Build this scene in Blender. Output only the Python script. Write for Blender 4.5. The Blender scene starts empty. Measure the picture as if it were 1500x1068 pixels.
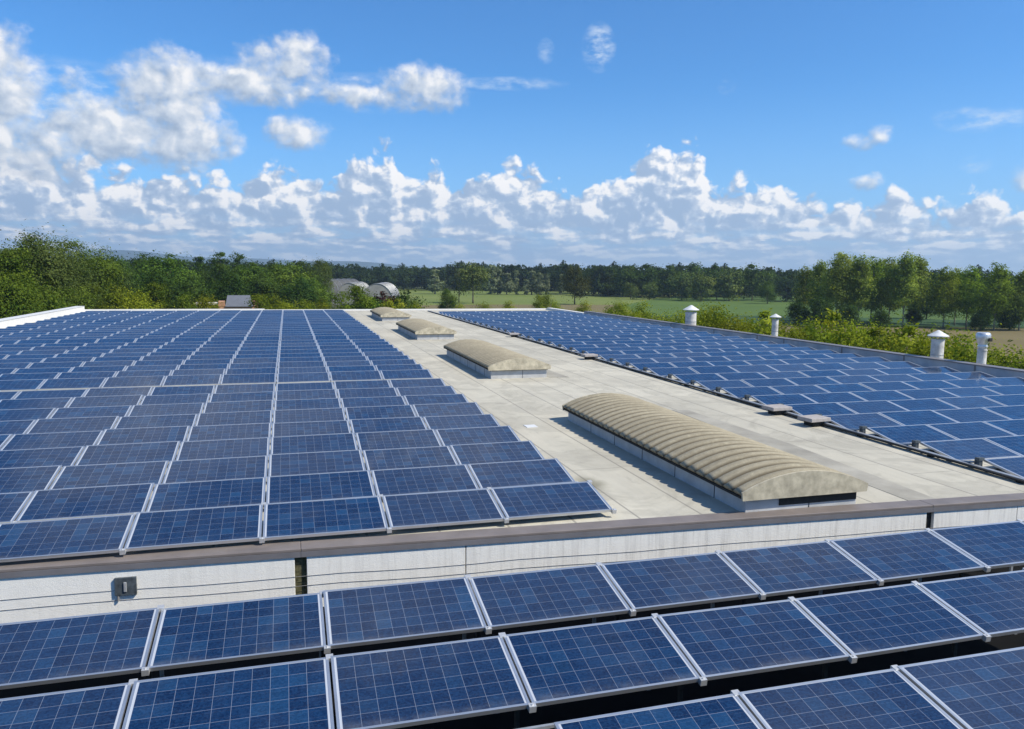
import bpy, bmesh, math, random
import numpy as np
from mathutils import Matrix, Vector
R = math.radians
random.seed(7)
sc = bpy.context.scene
col = sc.collection

# ------------------------------------------------------------------ camera
CAMZ = 10.5                                    # eye height above the fields (m)
F, PITCH, YAW, ROLL = 1139.5 / 1500, R(6.75), R(16.1), R(0.52)
cy_, sy_, cp_, sp_ = math.cos(YAW), math.sin(YAW), math.cos(PITCH), math.sin(PITCH)
fwd = Vector((sy_ * cp_, cy_ * cp_, -sp_))
r0 = Vector((cy_, -sy_, 0))
u0 = r0.cross(fwd)
right = r0 * math.cos(ROLL) + u0 * math.sin(ROLL)
up = u0 * math.cos(ROLL) - r0 * math.sin(ROLL)
cam = bpy.data.cameras.new('camera')
cam.lens = F * 36
cam.sensor_width = 36
cam.clip_end = 30000
camo = bpy.data.objects.new('camera', cam)
col.objects.link(camo)
m = Matrix((right, up, -fwd)).transposed().to_4x4()
m.translation = Vector((0, 0, CAMZ))
camo.matrix_world = m
sc.camera = camo

# ------------------------------------------------------------------ render settings
sc.view_settings.view_transform = 'Standard'
sc.view_settings.look = 'None'
sc.view_settings.exposure = 0.3
sc.view_settings.gamma = 1
sc.cycles.use_denoising = True
sc.cycles.max_bounces = 8
sc.cycles.transparent_max_bounces = 8
sc.cycles.volume_bounces = 0
sc.render.use_persistent_data = False

# ------------------------------------------------------------------ sun
SUN_AZ, SUN_EL = R(126), R(46)                 # azimuth measured from +Y towards +X
sun = bpy.data.lights.new('sun', 'SUN')
sun.energy = 4.8
sun.angle = R(0.53)
sun.color = (1.0, 0.93, 0.80)
suno = bpy.data.objects.new('sun', sun)
sd = Vector((math.sin(SUN_AZ) * math.cos(SUN_EL), math.cos(SUN_AZ) * math.cos(SUN_EL), math.sin(SUN_EL)))
suno.rotation_euler = sd.to_track_quat('Z', 'Y').to_euler()
suno.location = sd * 100
col.objects.link(suno)


# ------------------------------------------------------------------ node expression helper
class NX:
    """small wrapper so that node maths can be written as expressions"""
    def __init__(s, nt): s.nt = nt; s.n = nt.nodes; s.l = nt.links
    def put(s, sock, v):
        if isinstance(v, V): s.l.new(v.s, sock)
        elif v is not None: sock.default_value = v
    def math(s, op, a, b=None, c=None, clamp=False):
        n = s.n.new('ShaderNodeMath'); n.operation = op; n.use_clamp = clamp
        for i, v in enumerate((a, b, c)):
            if v is not None: s.put(n.inputs[i], v)
        return V(s, n.outputs[0])
    def comb(s, x, y, z):
        n = s.n.new('ShaderNodeCombineXYZ')
        for i, v in enumerate((x, y, z)): s.put(n.inputs[i], v)
        return V(s, n.outputs[0])
    def sep(s, v):
        n = s.n.new('ShaderNodeSeparateXYZ'); s.put(n.inputs[0], v)
        return [V(s, o) for o in n.outputs]
    def noise(s, vec, scale, detail=4, rough=.55, dist=0, color=False):
        n = s.n.new('ShaderNodeTexNoise'); n.noise_dimensions = '3D'
        s.put(n.inputs['Vector'], vec); n.inputs['Scale'].default_value = scale
        n.inputs['Detail'].default_value = detail; n.inputs['Roughness'].default_value = rough
        n.inputs['Distortion'].default_value = dist
        return V(s, n.outputs['Color' if color else 'Fac'])
    def voro(s, vec, scale, detail=2, rough=.5, feature='F1', out='Distance', smooth=.4):
        n = s.n.new('ShaderNodeTexVoronoi'); n.feature = feature
        s.put(n.inputs['Vector'], vec); n.inputs['Scale'].default_value = scale
        n.inputs['Detail'].default_value = detail; n.inputs['Roughness'].default_value = rough
        if feature == 'SMOOTH_F1': n.inputs['Smoothness'].default_value = smooth
        return V(s, n.outputs[out])
    def noise2(s, vec, scale, detail=4, rough=.55, color=False):
        n = s.n.new('ShaderNodeTexNoise'); n.noise_dimensions = '2D'
        s.put(n.inputs['Vector'], vec); n.inputs['Scale'].default_value = scale
        n.inputs['Detail'].default_value = detail; n.inputs['Roughness'].default_value = rough
        return V(s, n.outputs['Color' if color else 'Fac'])
    def voro2(s, vec, scale, detail=3, rough=.5):
        n = s.n.new('ShaderNodeTexVoronoi'); n.feature = 'F1'; n.voronoi_dimensions = '2D'
        s.put(n.inputs['Vector'], vec); n.inputs['Scale'].default_value = scale
        n.inputs['Detail'].default_value = detail; n.inputs['Roughness'].default_value = rough
        return V(s, n.outputs['Distance'])
    def white(s, vec, out='Value'):
        n = s.n.new('ShaderNodeTexWhiteNoise'); n.noise_dimensions = '3D'; s.put(n.inputs['Vector'], vec)
        return V(s, n.outputs[out])
    def step(s, a, b, x):          # smoothstep
        n = s.n.new('ShaderNodeMapRange'); n.interpolation_type = 'SMOOTHSTEP'
        s.put(n.inputs['Value'], x); s.put(n.inputs['From Min'], a); s.put(n.inputs['From Max'], b)
        return V(s, n.outputs[0])
    def lin(s, a, b, x, c=0., d=1.):
        n = s.n.new('ShaderNodeMapRange')
        s.put(n.inputs['Value'], x); s.put(n.inputs['From Min'], a); s.put(n.inputs['From Max'], b)
        s.put(n.inputs['To Min'], c); s.put(n.inputs['To Max'], d)
        return V(s, n.outputs[0])
    def mix(s, f, a, b, mode='MIX'):
        n = s.n.new('ShaderNodeMix'); n.data_type = 'RGBA'; n.blend_type = mode; n.clamp_factor = True
        s.put(n.inputs[0], f)
        for i, v in ((6, a), (7, b)):
            if isinstance(v, tuple) and len(v) == 3: v = v + (1,)
            s.put(n.inputs[i], v)
        return V(s, n.outputs[2])
    def tex(s, name):
        n = s.n.new('ShaderNodeTexCoord'); return V(s, n.outputs[name])
    def uv(s, name):
        n = s.n.new('ShaderNodeUVMap'); n.uv_map = name; return V(s, n.outputs[0])
    def attr(s, name, out='Color'):
        n = s.n.new('ShaderNodeAttribute'); n.attribute_name = name; return V(s, n.outputs[out])
    def rand(s):
        n = s.n.new('ShaderNodeObjectInfo'); return V(s, n.outputs['Random'])
    def bump(s, h, strength=.3, dist=.02):
        n = s.n.new('ShaderNodeBump'); n.inputs['Strength'].default_value = strength
        n.inputs['Distance'].default_value = dist; s.put(n.inputs['Height'], h)
        return V(s, n.outputs[0])


class V:
    def __init__(s, x, sock): s.x = x; s.s = sock
    def __add__(s, o): return s.x.math('ADD', s, o)
    __radd__ = __add__
    def __mul__(s, o): return s.x.math('MULTIPLY', s, o)
    __rmul__ = __mul__
    def __sub__(s, o): return s.x.math('SUBTRACT', s, o)
    def __rsub__(s, o): return s.x.math('SUBTRACT', o, s)
    def __truediv__(s, o): return s.x.math('DIVIDE', s, o)
    def max(s, o): return s.x.math('MAXIMUM', s, o)
    def min(s, o): return s.x.math('MINIMUM', s, o)
    def frac(s): return s.x.math('FRACT', s)
    def floor(s): return s.x.math('FLOOR', s)
    def abs(s): return s.x.math('ABSOLUTE', s)
    def sat(s): return s.x.math('ADD', s, 0., clamp=True)


# ------------------------------------------------------------------ world: Nishita sky and cumulus clouds by direction
def build_world():
    w = bpy.data.worlds.new('World'); sc.world = w
    w.use_nodes = True
    nt = w.node_tree; nt.nodes.clear(); x = NX(nt)
    out = nt.nodes.new('ShaderNodeOutputWorld'); bg = nt.nodes.new('ShaderNodeBackground')
    sky = nt.nodes.new('ShaderNodeTexSky'); sky.sky_type = 'NISHITA'; sky.sun_disc = False
    sky.sun_elevation = SUN_EL; sky.sun_rotation = SUN_AZ
    sky.altitude = 100; sky.air_density = 1.0; sky.dust_density = 0.25; sky.ozone_density = 2.5
    d = x.tex('Generated')
    dx, dy, dz = x.sep(d)
    az = x.math('ARCTAN2', dx, dy) * 57.29578 - 16.1      # degrees east of the array's long axis
    el = x.math('ARCSINE', dz) * 57.29578
    # --- cloud bank on the horizon: height of its top against bearing
    pts = [(-48, 7), (-32.8, 7.4), (-28.5, 7.1), (-24.2, 6.3), (-20, 6.4), (-16.8, 7.2), (-15, 7.0), (-13.2, 6.2), (-11.3, 8.5), (-8.9, 8.9), (-7.5, 6.7), (-5.5, 7.6), (-4.3, 6.3), (-0.6, 8.1), (1.8, 7.3), (3.8, 6.0), (6.7, 7.2), (8.2, 7.7), (11, 9.3), (13.4, 7.9), (14.6, 6.4), (16.2, 6.7), (18.5, 6.1), (21.1, 5.3), (24.1, 5.1), (26, 5.8), (27.5, 4.8), (30.3, 5.3), (32.8, 5.0), (48, 5)]
    fc = nt.nodes.new('ShaderNodeFloatCurve')
    cm = fc.mapping; c = cm.curves[0]
    cm.extend = 'HORIZONTAL'
    def tx(a): return 0.05 + 0.9 * (a + 50) / 100
    c.points[0].location = (0, .7); c.points[1].location = (1, .55)
    for a, h in pts: c.points.new(tx(a), h / 10)
    cm.update()
    def prof(u):
        n = fc
        if u is not az:
            n = nt.nodes.new('ShaderNodeFloatCurve'); c2_ = n.mapping.curves[0]
            c2_.points[0].location = (0, .7); c2_.points[1].location = (1, .55)
            for a, h in pts: c2_.points.new(tx(a), h / 10)
            n.mapping.update()
        x.put(n.inputs['Value'], u * .009 + 0.5)
        return V(x, n.outputs[0]) * 10

    def billow(u, v, seed, freq, detail=3.0, warp=.8):
        p = x.comb(u + seed * 17.3, v + seed * 5.1, 0.)
        wr = x.noise2(p, freq * 1.6, 1, .5, color=True)
        wx, wy, wz = x.sep(wr)
        p2 = x.comb(u + seed * 17.3 + (wx - .5) * (warp / freq), v + seed * 5.1 + (wy - .5) * (warp / freq), 0.)
        return 1 - x.voro2(p2, freq, detail, .5)

    def bank(u, v):
        b = billow(u, v * 1.1, 3.1, .46, 3.0, .45)
        f = x.noise2(x.comb(u * .8, v, 0.), 1.9, 4, .55)
        return (prof(u) - v + .25) * 1.0 + (b - BB0) * BA + (f - .5) * .5
    t0 = bank(az, el)
    t1 = bank(az + .30, el + .34)
    rel = t0 - t1
    mask_bank = x.step(-.22, .55, t0)
    soft = x.noise2(x.comb(az, el * 1.7, 0.), .42, 5, .58)   # broad light and shade across the bank
    deep = x.step(.4, 4.5, t0)
    shade = .34 + rel * .56 - deep * .22 + (soft - .5) * 2.1
    # layered small cumulus in the lower half of the bank: flat bases, bright tops
    pl = x.comb(az * .42 + el * .05, el * 1.7, 0.); pl1 = x.comb(az * .42 + el * .05 + .06, el * 1.7 + .34, 0.)
    low = x.noise2(pl, .72, 5, .56); low1 = x.noise2(pl1, .72, 5, .56)
    fl = x.step(4.3, 1.5, el)
    shade = shade * (1 - fl * .80) + (.38 + (low - low1) * 2.6 + (low - .5) * 1.7 + (soft - .5) * .7 + rel * .15) * (fl * .80)
    cb = x.mix(x.step(.10, .62, shade), (.32, .42, .58), (.54, .61, .72))
    cb = x.mix(x.step(.44, .86, shade), cb, (.97, .935, .90))
    haze_low = x.step(2.6, .5, el)
    cb = x.mix(haze_low * .60, cb, (.33, .46, .66))
    gap = x.step(.50, .36, low) * fl
    mask_bank = mask_bank * (1 - gap * .55 * x.step(1.0, 2.6, el))

    # --- separate clouds: (bearing, elevation, half width, half height, strength)
    blobs = [(-32.8, 11.0, 2.7, 3.0, 1.2), (-33.0, 7.9, 6.0, 2.8, 1.15), (-28.8, 11.6, .9, .95, .7), (-23.4, 11.0, 2.7, 2.5, 1.6),
             (-26.4, 8.8, 4.0, 1.9, 1.5), (-22.6, 8.7, 2.7, 2.0, 1.5), (-19.7, 8.9, 1.4, 1.5, .8), (-15.8, 13.5, 2.8, 2.0, 1.4),
             (-16.9, 12.4, 5.0, 1.3, 1.25), (-11.2, 12.1, 3.8, 1.0, 1.0), (-6.4, 12.7, 2.7, 1.5, 1.25), (-15.2, 9.4, 2.3, 1.1, 1.15),
             (23.6, 8.6, 1.3, .6, .75), (24.5, 9.1, .9, .8, .7), (24.0, 6.1, 1.1, .6, .8), (24.5, 6.4, .7, .6, .6), (32.9, 6.0, 1.3, 1.0, .8),
             (-2, 33, 9, 3.0, 1.0), (-22, 30, 12, 3.5, 1.0), (22, 36, 10, 3.5, .9), (-9, 45, 12, 4, 1.0), (-55, 22, 12, 5, 1.)]
    nv = x.noise2(x.comb(az + 40, el * 1.25, 0.), .62, 6, .60, color=True)
    nE = x.noise2(x.comb(az + 11, el * 1.35, 0.), 1.5, 5, .62)
    nA, nB, nC = x.sep(nv)
    def seps(u, v):
        tt = None
        for (a, e, ru, rv, s) in blobs:
            du = (u - a) * (1 / ru); dv = (v - e) * (1 / rv)
            g_ = (s - x.math('MULTIPLY_ADD', du, du, dv * dv)).max(-3.)
            tt = g_ if tt is None else x.math('SMOOTH_MAX', tt, g_, .3)
        b = billow(u, v * 1.1, 7.7, .30, 1.8, .8)
        return tt + (b - BB0) * 1.0
    e0 = seps(az, el); e1 = seps(az + .34, el + .40)
    e0n = e0 + (nA - .5) * 2.0 + (nE - .5) * .75
    m2 = x.step(-.60, 1.05, e0n)
    sh2 = .40 + (e0 - e1) * .62 + (nB - .5) * 1.1 + x.step(.2, 1.4, e0n) * .12
    c2 = x.mix(x.step(.05, .60, sh2), (.31, .385, .50), (.56, .61, .68))
    c2 = x.mix(x.step(.48, .95, sh2), c2, (.88, .86, .84))
    # --- thin wisps
    wisps = [(5.9, 15.4, 1.3, 1.7, 1.), (2.2, 15.2, .7, .9, .45), (-.4, 13.1, 4.4, .5, .6), (30.5, 9.5, 3.0, .8, .6), (29.0, 9.9, 1.6, .55, .45), (30.1, 6.9, 1., .6, .5),
             (14.8, 12.6, .7, .6, .35), (-29, 9.7, 6, 3.2, .8), (-19, 12.4, 7, 1.6, .5), (-10, 12.2, 6, 1.4, .5), (8, 36, 20, 8, .4), (-25, 40, 24, 9, .5)]
    wt = None
    for (a, e, ru, rv, s) in wisps:
        du = (az - a) * (1 / ru); dv = (el - e) * (1 / rv)
        g_ = (1 - x.math('MULTIPLY_ADD', du, du, dv * dv)).max(0.) * s
        wt = g_ if wt is None else wt.max(g_)
    wn = x.noise2(x.comb(az * .7 + el * .3, el * 1.6 - az * .15, 0.), .8, 5, .6)
    m3 = (wt * x.step(.34, .80, wn) * 1.3).sat()
    # --- put together
    g10 = lambda t: tuple(v * 10 for v in t)
    skyc = V(x, sky.outputs[0])
    k = x.mix(1., skyc, SKYMUL, 'MULTIPLY')
    hz = x.step(14.0, .4, el)
    k = x.mix(hz * .55, k, g10((.30, .52, .88)))
    k = x.mix(m3 * .9, k, g10((.62, .71, .82)))
    def sc10(cs): return x.mix(1., cs, (10, 10, 10), 'MULTIPLY')
    # clouds added overhead, out of view, to whiten ambient light and place panel reflections
    dzz = dz.max(.12)
    qx = dx / dzz; qy = dy / dzz
    def lump(cx, cy, r): return x.step(r * r, 0., x.math('MULTIPLY_ADD', qx - cx, qx - cx, (qy - cy) * (qy - cy)))
    ov = x.noise2(x.comb(qx + 3.3, qy, 0.), 1.3, 5, .58) + lump(1.0, .9, .8) * .12 + lump(-.25, 1.75, .5) * .13 - lump(-.15, .95, .65) * .20
    m4 = x.step(.54, .74, ov) * x.step(23., 34., el)
    k = x.mix(m4 * .85, k, sc10(x.mix(x.step(.54, .74, ov), (.78, .79, .80), (.50, .55, .62))))
    k = x.mix(mask_bank * .97, k, sc10(cb))
    k = x.mix(m2 * .95, k, sc10(c2))
    x.put(bg.inputs['Color'], k)
    bg.inputs['Strength'].default_value = 0.1
    nt.links.new(bg.outputs[0], out.inputs[0])
    w.cycles.sampling_method = 'MANUAL'; w.cycles.sample_map_resolution = 256
BB0, BA = .54, 2.0
SKYMUL = (.40, .90, 1.36)
build_world()


# ------------------------------------------------------------------ object helpers
def tag(o, label=None, cat=None, group=None, kind=None):
    if label: o['label'] = label
    if cat: o['category'] = cat
    if group: o['group'] = group
    if kind: o['kind'] = kind
    return o
def empty(name, loc=(0, 0, 0), rot=(0, 0, 0)):
    o = bpy.data.objects.new(name, None); o.location = loc; o.rotation_euler = rot
    o.empty_display_size = .2; col.objects.link(o); return o
def link(name, me, parent=None, mat=None, loc=None):
    o = bpy.data.objects.new(name, me); col.objects.link(o)
    if mat is not None and not me.materials: me.materials.append(mat)
    if parent is not None: o.parent = parent
    if loc is not None: o.location = loc
    return o
class MB:
    """collects shapes into one mesh"""
    def __init__(s): s.v = []; s.f = []; s.mi = []
    def add(s, vs, fs, mi=0):
        b = len(s.v); s.v += [tuple(p) for p in vs]; s.f += [tuple(i + b for i in f) for f in fs]; s.mi += [mi] * len(fs)
        return s
    def box(s, x0, x1, y0, y1, z0, z1, mi=0):
        vs = [(x0, y0, z0), (x1, y0, z0), (x1, y1, z0), (x0, y1, z0), (x0, y0, z1), (x1, y0, z1), (x1, y1, z1), (x0, y1, z1)]
        return s.add(vs, [(3, 2, 1, 0), (4, 5, 6, 7), (0, 1, 5, 4), (1, 2, 6, 5), (2, 3, 7, 6), (3, 0, 4, 7)], mi)
    def prism(s, poly, z0, z1, mi=0):
        n = len(poly)
        vs = [(a, b, z0) for a, b in poly] + [(a, b, z1) for a, b in poly]
        fs = [tuple(range(n - 1, -1, -1)), tuple(range(n, 2 * n))] + [(i, (i + 1) % n, n + (i + 1) % n, n + i) for i in range(n)]
        return s.add(vs, fs, mi)
    def tube(s, pts, rad, n=8, mi=0, cap=True):
        pts = [Vector(p) for p in pts]; rr = rad if isinstance(rad, (list, tuple)) else [rad] * len(pts)
        b = len(s.v); a = None
        for i, p in enumerate(pts):
            t = (pts[min(i + 1, len(pts) - 1)] - pts[max(i - 1, 0)]).normalized()
            if a is None: a = t.orthogonal().normalized()
            a = (a - t * a.dot(t)).normalized(); c = t.cross(a)
            for k in range(n):
                w = 2 * math.pi * k / n
                s.v.append(tuple(p + (a * math.cos(w) + c * math.sin(w)) * rr[i]))
        for i in range(len(pts) - 1):
            for k in range(n):
                s.f.append((b + i * n + k, b + i * n + (k + 1) % n, b + (i + 1) * n + (k + 1) % n, b + (i + 1) * n + k)); s.mi.append(mi)
        if cap:
            s.f.append(tuple(b + k for k in range(n - 1, -1, -1))); s.mi.append(mi)
            e = b + (len(pts) - 1) * n
            s.f.append(tuple(e + k for k in range(n))); s.mi.append(mi)
        return s
    def lathe(s, prof, n=24, cx=0, cy=0, mi=0):
        b = len(s.v)
        for r_, z in prof:
            for k in range(n):
                w = 2 * math.pi * k / n
                s.v.append((cx + r_ * math.cos(w), cy + r_ * math.sin(w), z))
        for i in range(len(prof) - 1):
            for k in range(n):
                s.f.append((b + i * n + k, b + i * n + (k + 1) % n, b + (i + 1) * n + (k + 1) % n, b + (i + 1) * n + k)); s.mi.append(mi)
        return s
    def mesh(s, name, mats, smooth=False):
        me = bpy.data.meshes.new(name); me.from_pydata(s.v, [], s.f)
        for m_ in (mats if isinstance(mats, (list, tuple)) else [mats]): me.materials.append(m_)
        if any(s.mi): me.polygons.foreach_set('material_index', s.mi)
        if smooth: me.polygons.foreach_set('use_smooth', [True] * len(me.polygons))
        me.update(); return me
    def obj(s, name, mats, parent=None, smooth=False, bevel=0):
        me = s.mesh(name, mats, smooth)
        if bevel:
            bm = bmesh.new(); bm.from_mesh(me)
            bmesh.ops.bevel(bm, geom=[e for e in bm.edges if len(e.link_faces) == 2 and e.calc_face_angle(0) > .6], offset=bevel, segments=2, affect='EDGES', profile=.5)
            bm.to_mesh(me); bm.free()
        return link(name, me, parent)


# ------------------------------------------------------------------ materials
def newmat(name):
    m_ = bpy.data.materials.new(name); m_.use_nodes = True
    nt = m_.node_tree; nt.nodes.clear()
    out = nt.nodes.new('ShaderNodeOutputMaterial'); b = nt.nodes.new('ShaderNodeBsdfPrincipled')
    nt.links.new(b.outputs[0], out.inputs[0])
    return m_, NX(nt), b, out
def simple(name, c, rough=.6, metal=0., var=.12, scale=6., bump=0., spec=.5):
    m_, x, b, o = newmat(name)
    n = x.noise(x.tex('Object'), scale, 5, .6)
    f = x.lin(.3, .7, n)
    k = x.mix(f, tuple(v * (1 - var) for v in c), tuple(min(1, v * (1 + var)) for v in c))
    x.put(b.inputs['Base Color'], k)
    b.inputs['Roughness'].default_value = rough; b.inputs['Metallic'].default_value = metal
    b.inputs['Specular IOR Level'].default_value = spec
    if bump: x.put(b.inputs['Normal'], x.bump(n, bump, .01))
    return m_

def mat_panel():
    m_, x, b, o = newmat('polycrystalline_glass')
    u, v, _ = x.sep(x.uv('UVMap'))                           # metres from the panel's lower left corner
    pr, pg, pb = x.sep(x.attr('panel_seed'))
    rnd = (x.rand() + pr).frac()
    rnd2 = (rnd * 17.31).frac(); rnd3 = (rnd * 53.77).frac()
    cu = (u - .045) / .156; cv = (v - .027) / .156
    iu = cu.floor(); iv = cv.floor()
    fu = (cu - iu - .5).abs(); fv = (cv - iv - .5).abs()
    inside = x.math('LESS_THAN', (u - .825).abs(), .7805) * x.math('LESS_THAN', (v - .495).abs(), .4685)
    gap = x.math('GREATER_THAN', fu.max(fv), .4885)
    bus = x.math('LESS_THAN', ((cu * 3).frac() - .5).abs(), .012)
    fing = x.math('LESS_THAN', ((cv * 2).frac() - .5).abs(), .011)
    cell = x.white(x.comb(iu, iv, rnd * 91.))
    cell2 = x.white(x.comb(iu + 31., iv, rnd * 37.))
    cry = x.voro(x.comb(u, v, rnd * 40.), 62., 0, .5, 'F1', 'Color')
    cr, cg, cb_ = x.sep(cry)
    base = x.mix(cell, (.002, .013, .050), (.004, .027, .088))
    base = x.mix(x.step(.62, 1., cell2) * .85, base, (.012, .060, .150))
    base = x.mix(x.math('POWER', rnd2, 2.5) * .6, base, (.020, .032, .070))       # some panels read greyer than others
    base = x.mix(x.step(.97, 1., cell) * .6, base, (.004, .010, .030))
    base = x.mix(.38, base, x.mix(cr, (.002, .007, .028), (.014, .052, .130)))
    line = (gap * .46).max(bus * .0).max(fing * .10)
    base = x.mix(line, base, (.36, .40, .48))
    base = x.mix(inside, (.42, .45, .50), base)
    dirt = x.noise(x.comb(u, v, rnd * 300.), 3., 5, .65)
    edge = x.step(.14, .0, v) * .20
    base = x.mix(x.step(.45, .85, dirt) * .04 + edge * x.step(.35, .7, dirt) + x.math('POWER', rnd3, 3.) * .07, base, (.30, .29, .27))
    x.put(b.inputs['Base Color'], base)
    x.put(b.inputs['Roughness'], x.lin(0., 1., rnd3, .05, .15))
    b.inputs['IOR'].default_value = 1.40            # anti-reflective solar glass
    b.inputs['Specular IOR Level'].default_value = .5
    return m_

def mat_roof():
    m_, x, b, o = newmat('pale_mineral_roofing')
    p = x.tex('Object'); px, py, pz = x.sep(p)
    big = x.noise(p, .16, 5, .6, .5); med = x.noise(p, 1.1, 6, .62); fine = x.noise(p, 38., 4, .7)
    streak = x.noise(x.comb(px * 1.9, py * .10, 0.), 1.3, 6, .65)
    strip = x.white(x.comb((px + 50.02).floor(), (py * .125).floor(), 3.))
    seam = x.math('LESS_THAN', ((px + 50.02).frac() - .5).abs(), .482)
    cross = x.math('LESS_THAN', ((py * .125 + (px + 50.02).floor() * .37).frac() - .5).abs(), .4985)
    k = x.mix(x.step(.38, .60, big), (.39, .365, .29), (.53, .495, .395))
    k = x.mix(.35, k, x.mix(x.lin(.32, .68, streak), (.32, .30, .245), (.58, .54, .435)))
    k = x.mix(x.lin(0, 1, strip) * .22, k, (.57, .515, .395))
    k = x.mix(x.step(.52, .74, med) * .45, k, (.25, .23, .185))
    pond = x.noise(p, .55, 6, .62, .8)
    k = x.mix(x.step(.50, .68, pond) * .42, k, (.29, .27, .22))
    k = x.mix(x.step(.06, .0, (pond - .535).abs()) * .28, k, (.20, .185, .145))
    k = x.mix(x.step(.60, .72, x.noise(x.comb(px * 3.1, py * .5, 4.), 1.4, 6, .7)) * .35, k, (.22, .20, .16))
    k = x.mix((1 - seam * cross) * .68, k, (.15, .14, .12))
    k = x.mix(.16, k, x.mix(fine, (.15, .15, .13), (.75, .72, .66)))
    # moss and dirt that gathers by the walkway edge near the first panel row
    dxy = x.comb(px - 4.98, (py - 12.3) * .45, 0.)
    ln = x.nt.nodes.new('ShaderNodeVectorMath'); ln.operation = 'LENGTH'; x.put(ln.inputs[0], dxy)
    blot = x.step(.52, .12, V(x, ln.outputs['Value']) * 1.5 + (med - .5) * .9)
    k = x.mix(blot * .6, k, (.10, .095, .055))
    x.put(b.inputs['Base Color'], k)
    b.inputs['Roughness'].default_value = .92; b.inputs['Specular IOR Level'].default_value = .25
    x.put(b.inputs['Normal'], x.bump(fine + med * 2, .25, .012))
    return m_

def mat_wall(name, base=(.87, .845, .775), streaky=True):
    m_, x, b, o = newmat(name)
    p = x.tex('Object'); px, py, pz = x.sep(p)
    run = x.noise(x.comb(px * 9, py * 9, pz * .55), 1.6, 6, .7)
    run2 = x.noise(x.comb(px * 34, py * 34, pz * 1.4), 1., 4, .7)
    med = x.noise(p, 3.5, 6, .65); fine = x.noise(p, 90., 3, .7)
    reach = x.step(-4., 6., px) if streaky else x.step(0., 1., med)
    k = x.mix(x.step(.42, .72, run) * (.12 + reach * .42), base, (.46, .44, .40))
    k = x.mix(x.step(.50, .74, run2) * (.06 + reach * .30), k, (.40, .385, .35))
    k = x.mix(x.step(.5, .8, med) * .25, k, (.62, .585, .50))
    k = x.mix(.24, k, x.mix(x.lin(.3, .7, fine), (.55, .53, .48), (.97, .95, .91)))
    x.put(b.inputs['Base Color'], k); b.inputs['Roughness'].default_value = .85
    b.inputs['Specular IOR Level'].default_value = .25
    x.put(b.inputs['Normal'], x.bump(fine * 1.5 + med, .4, .01))
    return m_

def mat_corrugated():
    m_, x, b, o = newmat('lichened_fibre_cement')
    p = x.tex('Object'); px, py, pz = x.sep(p)
    a = x.noise(p, 1.3, 7, .68, .4); c = x.noise(p, 9., 6, .72); f = x.noise(p, 45., 3, .7)
    k = x.mix(x.lin(.32, .68, a), (.265, .230, .160), (.36, .315, .222))
    k = x.mix(x.step(.52, .70, c) * .38, k, (.52, .47, .33))
    k = x.mix(x.step(.50, .34, c) * .28, k, (.19, .16, .11))
    k = x.mix(x.step(.56, .72, f) * .40, k, (.60, .55, .40))
    k = x.mix(x.step(.58, .74, x.noise(x.comb(px * .8, py * 2.6, pz), 1.7, 6, .7)) * .6, k, (.125, .108, .075))
    u, v, _ = x.sep(x.uv('UVMap'))                            # v counts the corrugations: trough shade and grime painted into the colour
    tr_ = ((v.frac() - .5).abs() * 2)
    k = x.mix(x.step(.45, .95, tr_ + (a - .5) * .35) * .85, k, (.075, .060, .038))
    x.put(b.inputs['Base Color'], k); b.inputs['Roughness'].default_value = .95
    b.inputs['Specular IOR Level'].default_value = .2
    x.put(b.inputs['Normal'], x.bump(c + f * .5, .25, .01))
    return m_

def mat_leaf(name, c0, c1, trans=.30):
    m_ = bpy.data.materials.new(name); m_.use_nodes = True
    nt = m_.node_tree; nt.nodes.clear(); x = NX(nt)
    out = nt.nodes.new('ShaderNodeOutputMaterial')
    ar, ag, ab = x.sep(x.attr('tint'))
    rnd = x.rand()
    k = x.mix(ar, c0, c1)
    hs = nt.nodes.new('ShaderNodeHueSaturation')
    x.put(hs.inputs['Hue'], .488 + rnd * .026); x.put(hs.inputs['Value'], .80 + (rnd * 7.7).frac() * .4)
    hs.inputs['Saturation'].default_value = 1.0
    x.put(hs.inputs['Color'], k)
    d_ = nt.nodes.new('ShaderNodeBsdfDiffuse'); t_ = nt.nodes.new('ShaderNodeBsdfTranslucent'); mx = nt.nodes.new('ShaderNodeMixShader')
    nt.links.new(hs.outputs[0], d_.inputs[0])
    tc = x.mix(1., V(x, hs.outputs[0]), (1.25, 1.25, .55), 'MULTIPLY'); x.put(t_.inputs[0], tc)
    mx.inputs[0].default_value = trans
    nt.links.new(d_.outputs[0], mx.inputs[1]); nt.links.new(t_.outputs[0], mx.inputs[2]); nt.links.new(mx.outputs[0], out.inputs[0])
    return m_

def mat_ground(name, a, b_, c, scale=.05, rows=0., rowdir=0.):
    m_, x, b, o = newmat(name)
    p = x.tex('Object'); px, py, pz = x.sep(p)
    n = x.noise(p, scale, 7, .62, .3); f = x.noise(p, scale * 22, 5, .7)
    k = x.mix(x.lin(.33, .67, n), a, b_)
    k = x.mix(x.step(.48, .72, f) * .55, k, c)
    if rows:
        q = px * math.cos(rowdir) + py * math.sin(rowdir)
        w = x.math('SINE', q * rows) * .5 + .5
        k = x.mix(w * .22, k, c)
    x.put(b.inputs['Base Color'], k); b.inputs['Roughness'].default_value = .95; b.inputs['Specular IOR Level'].default_value = .1
    return m_

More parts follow.
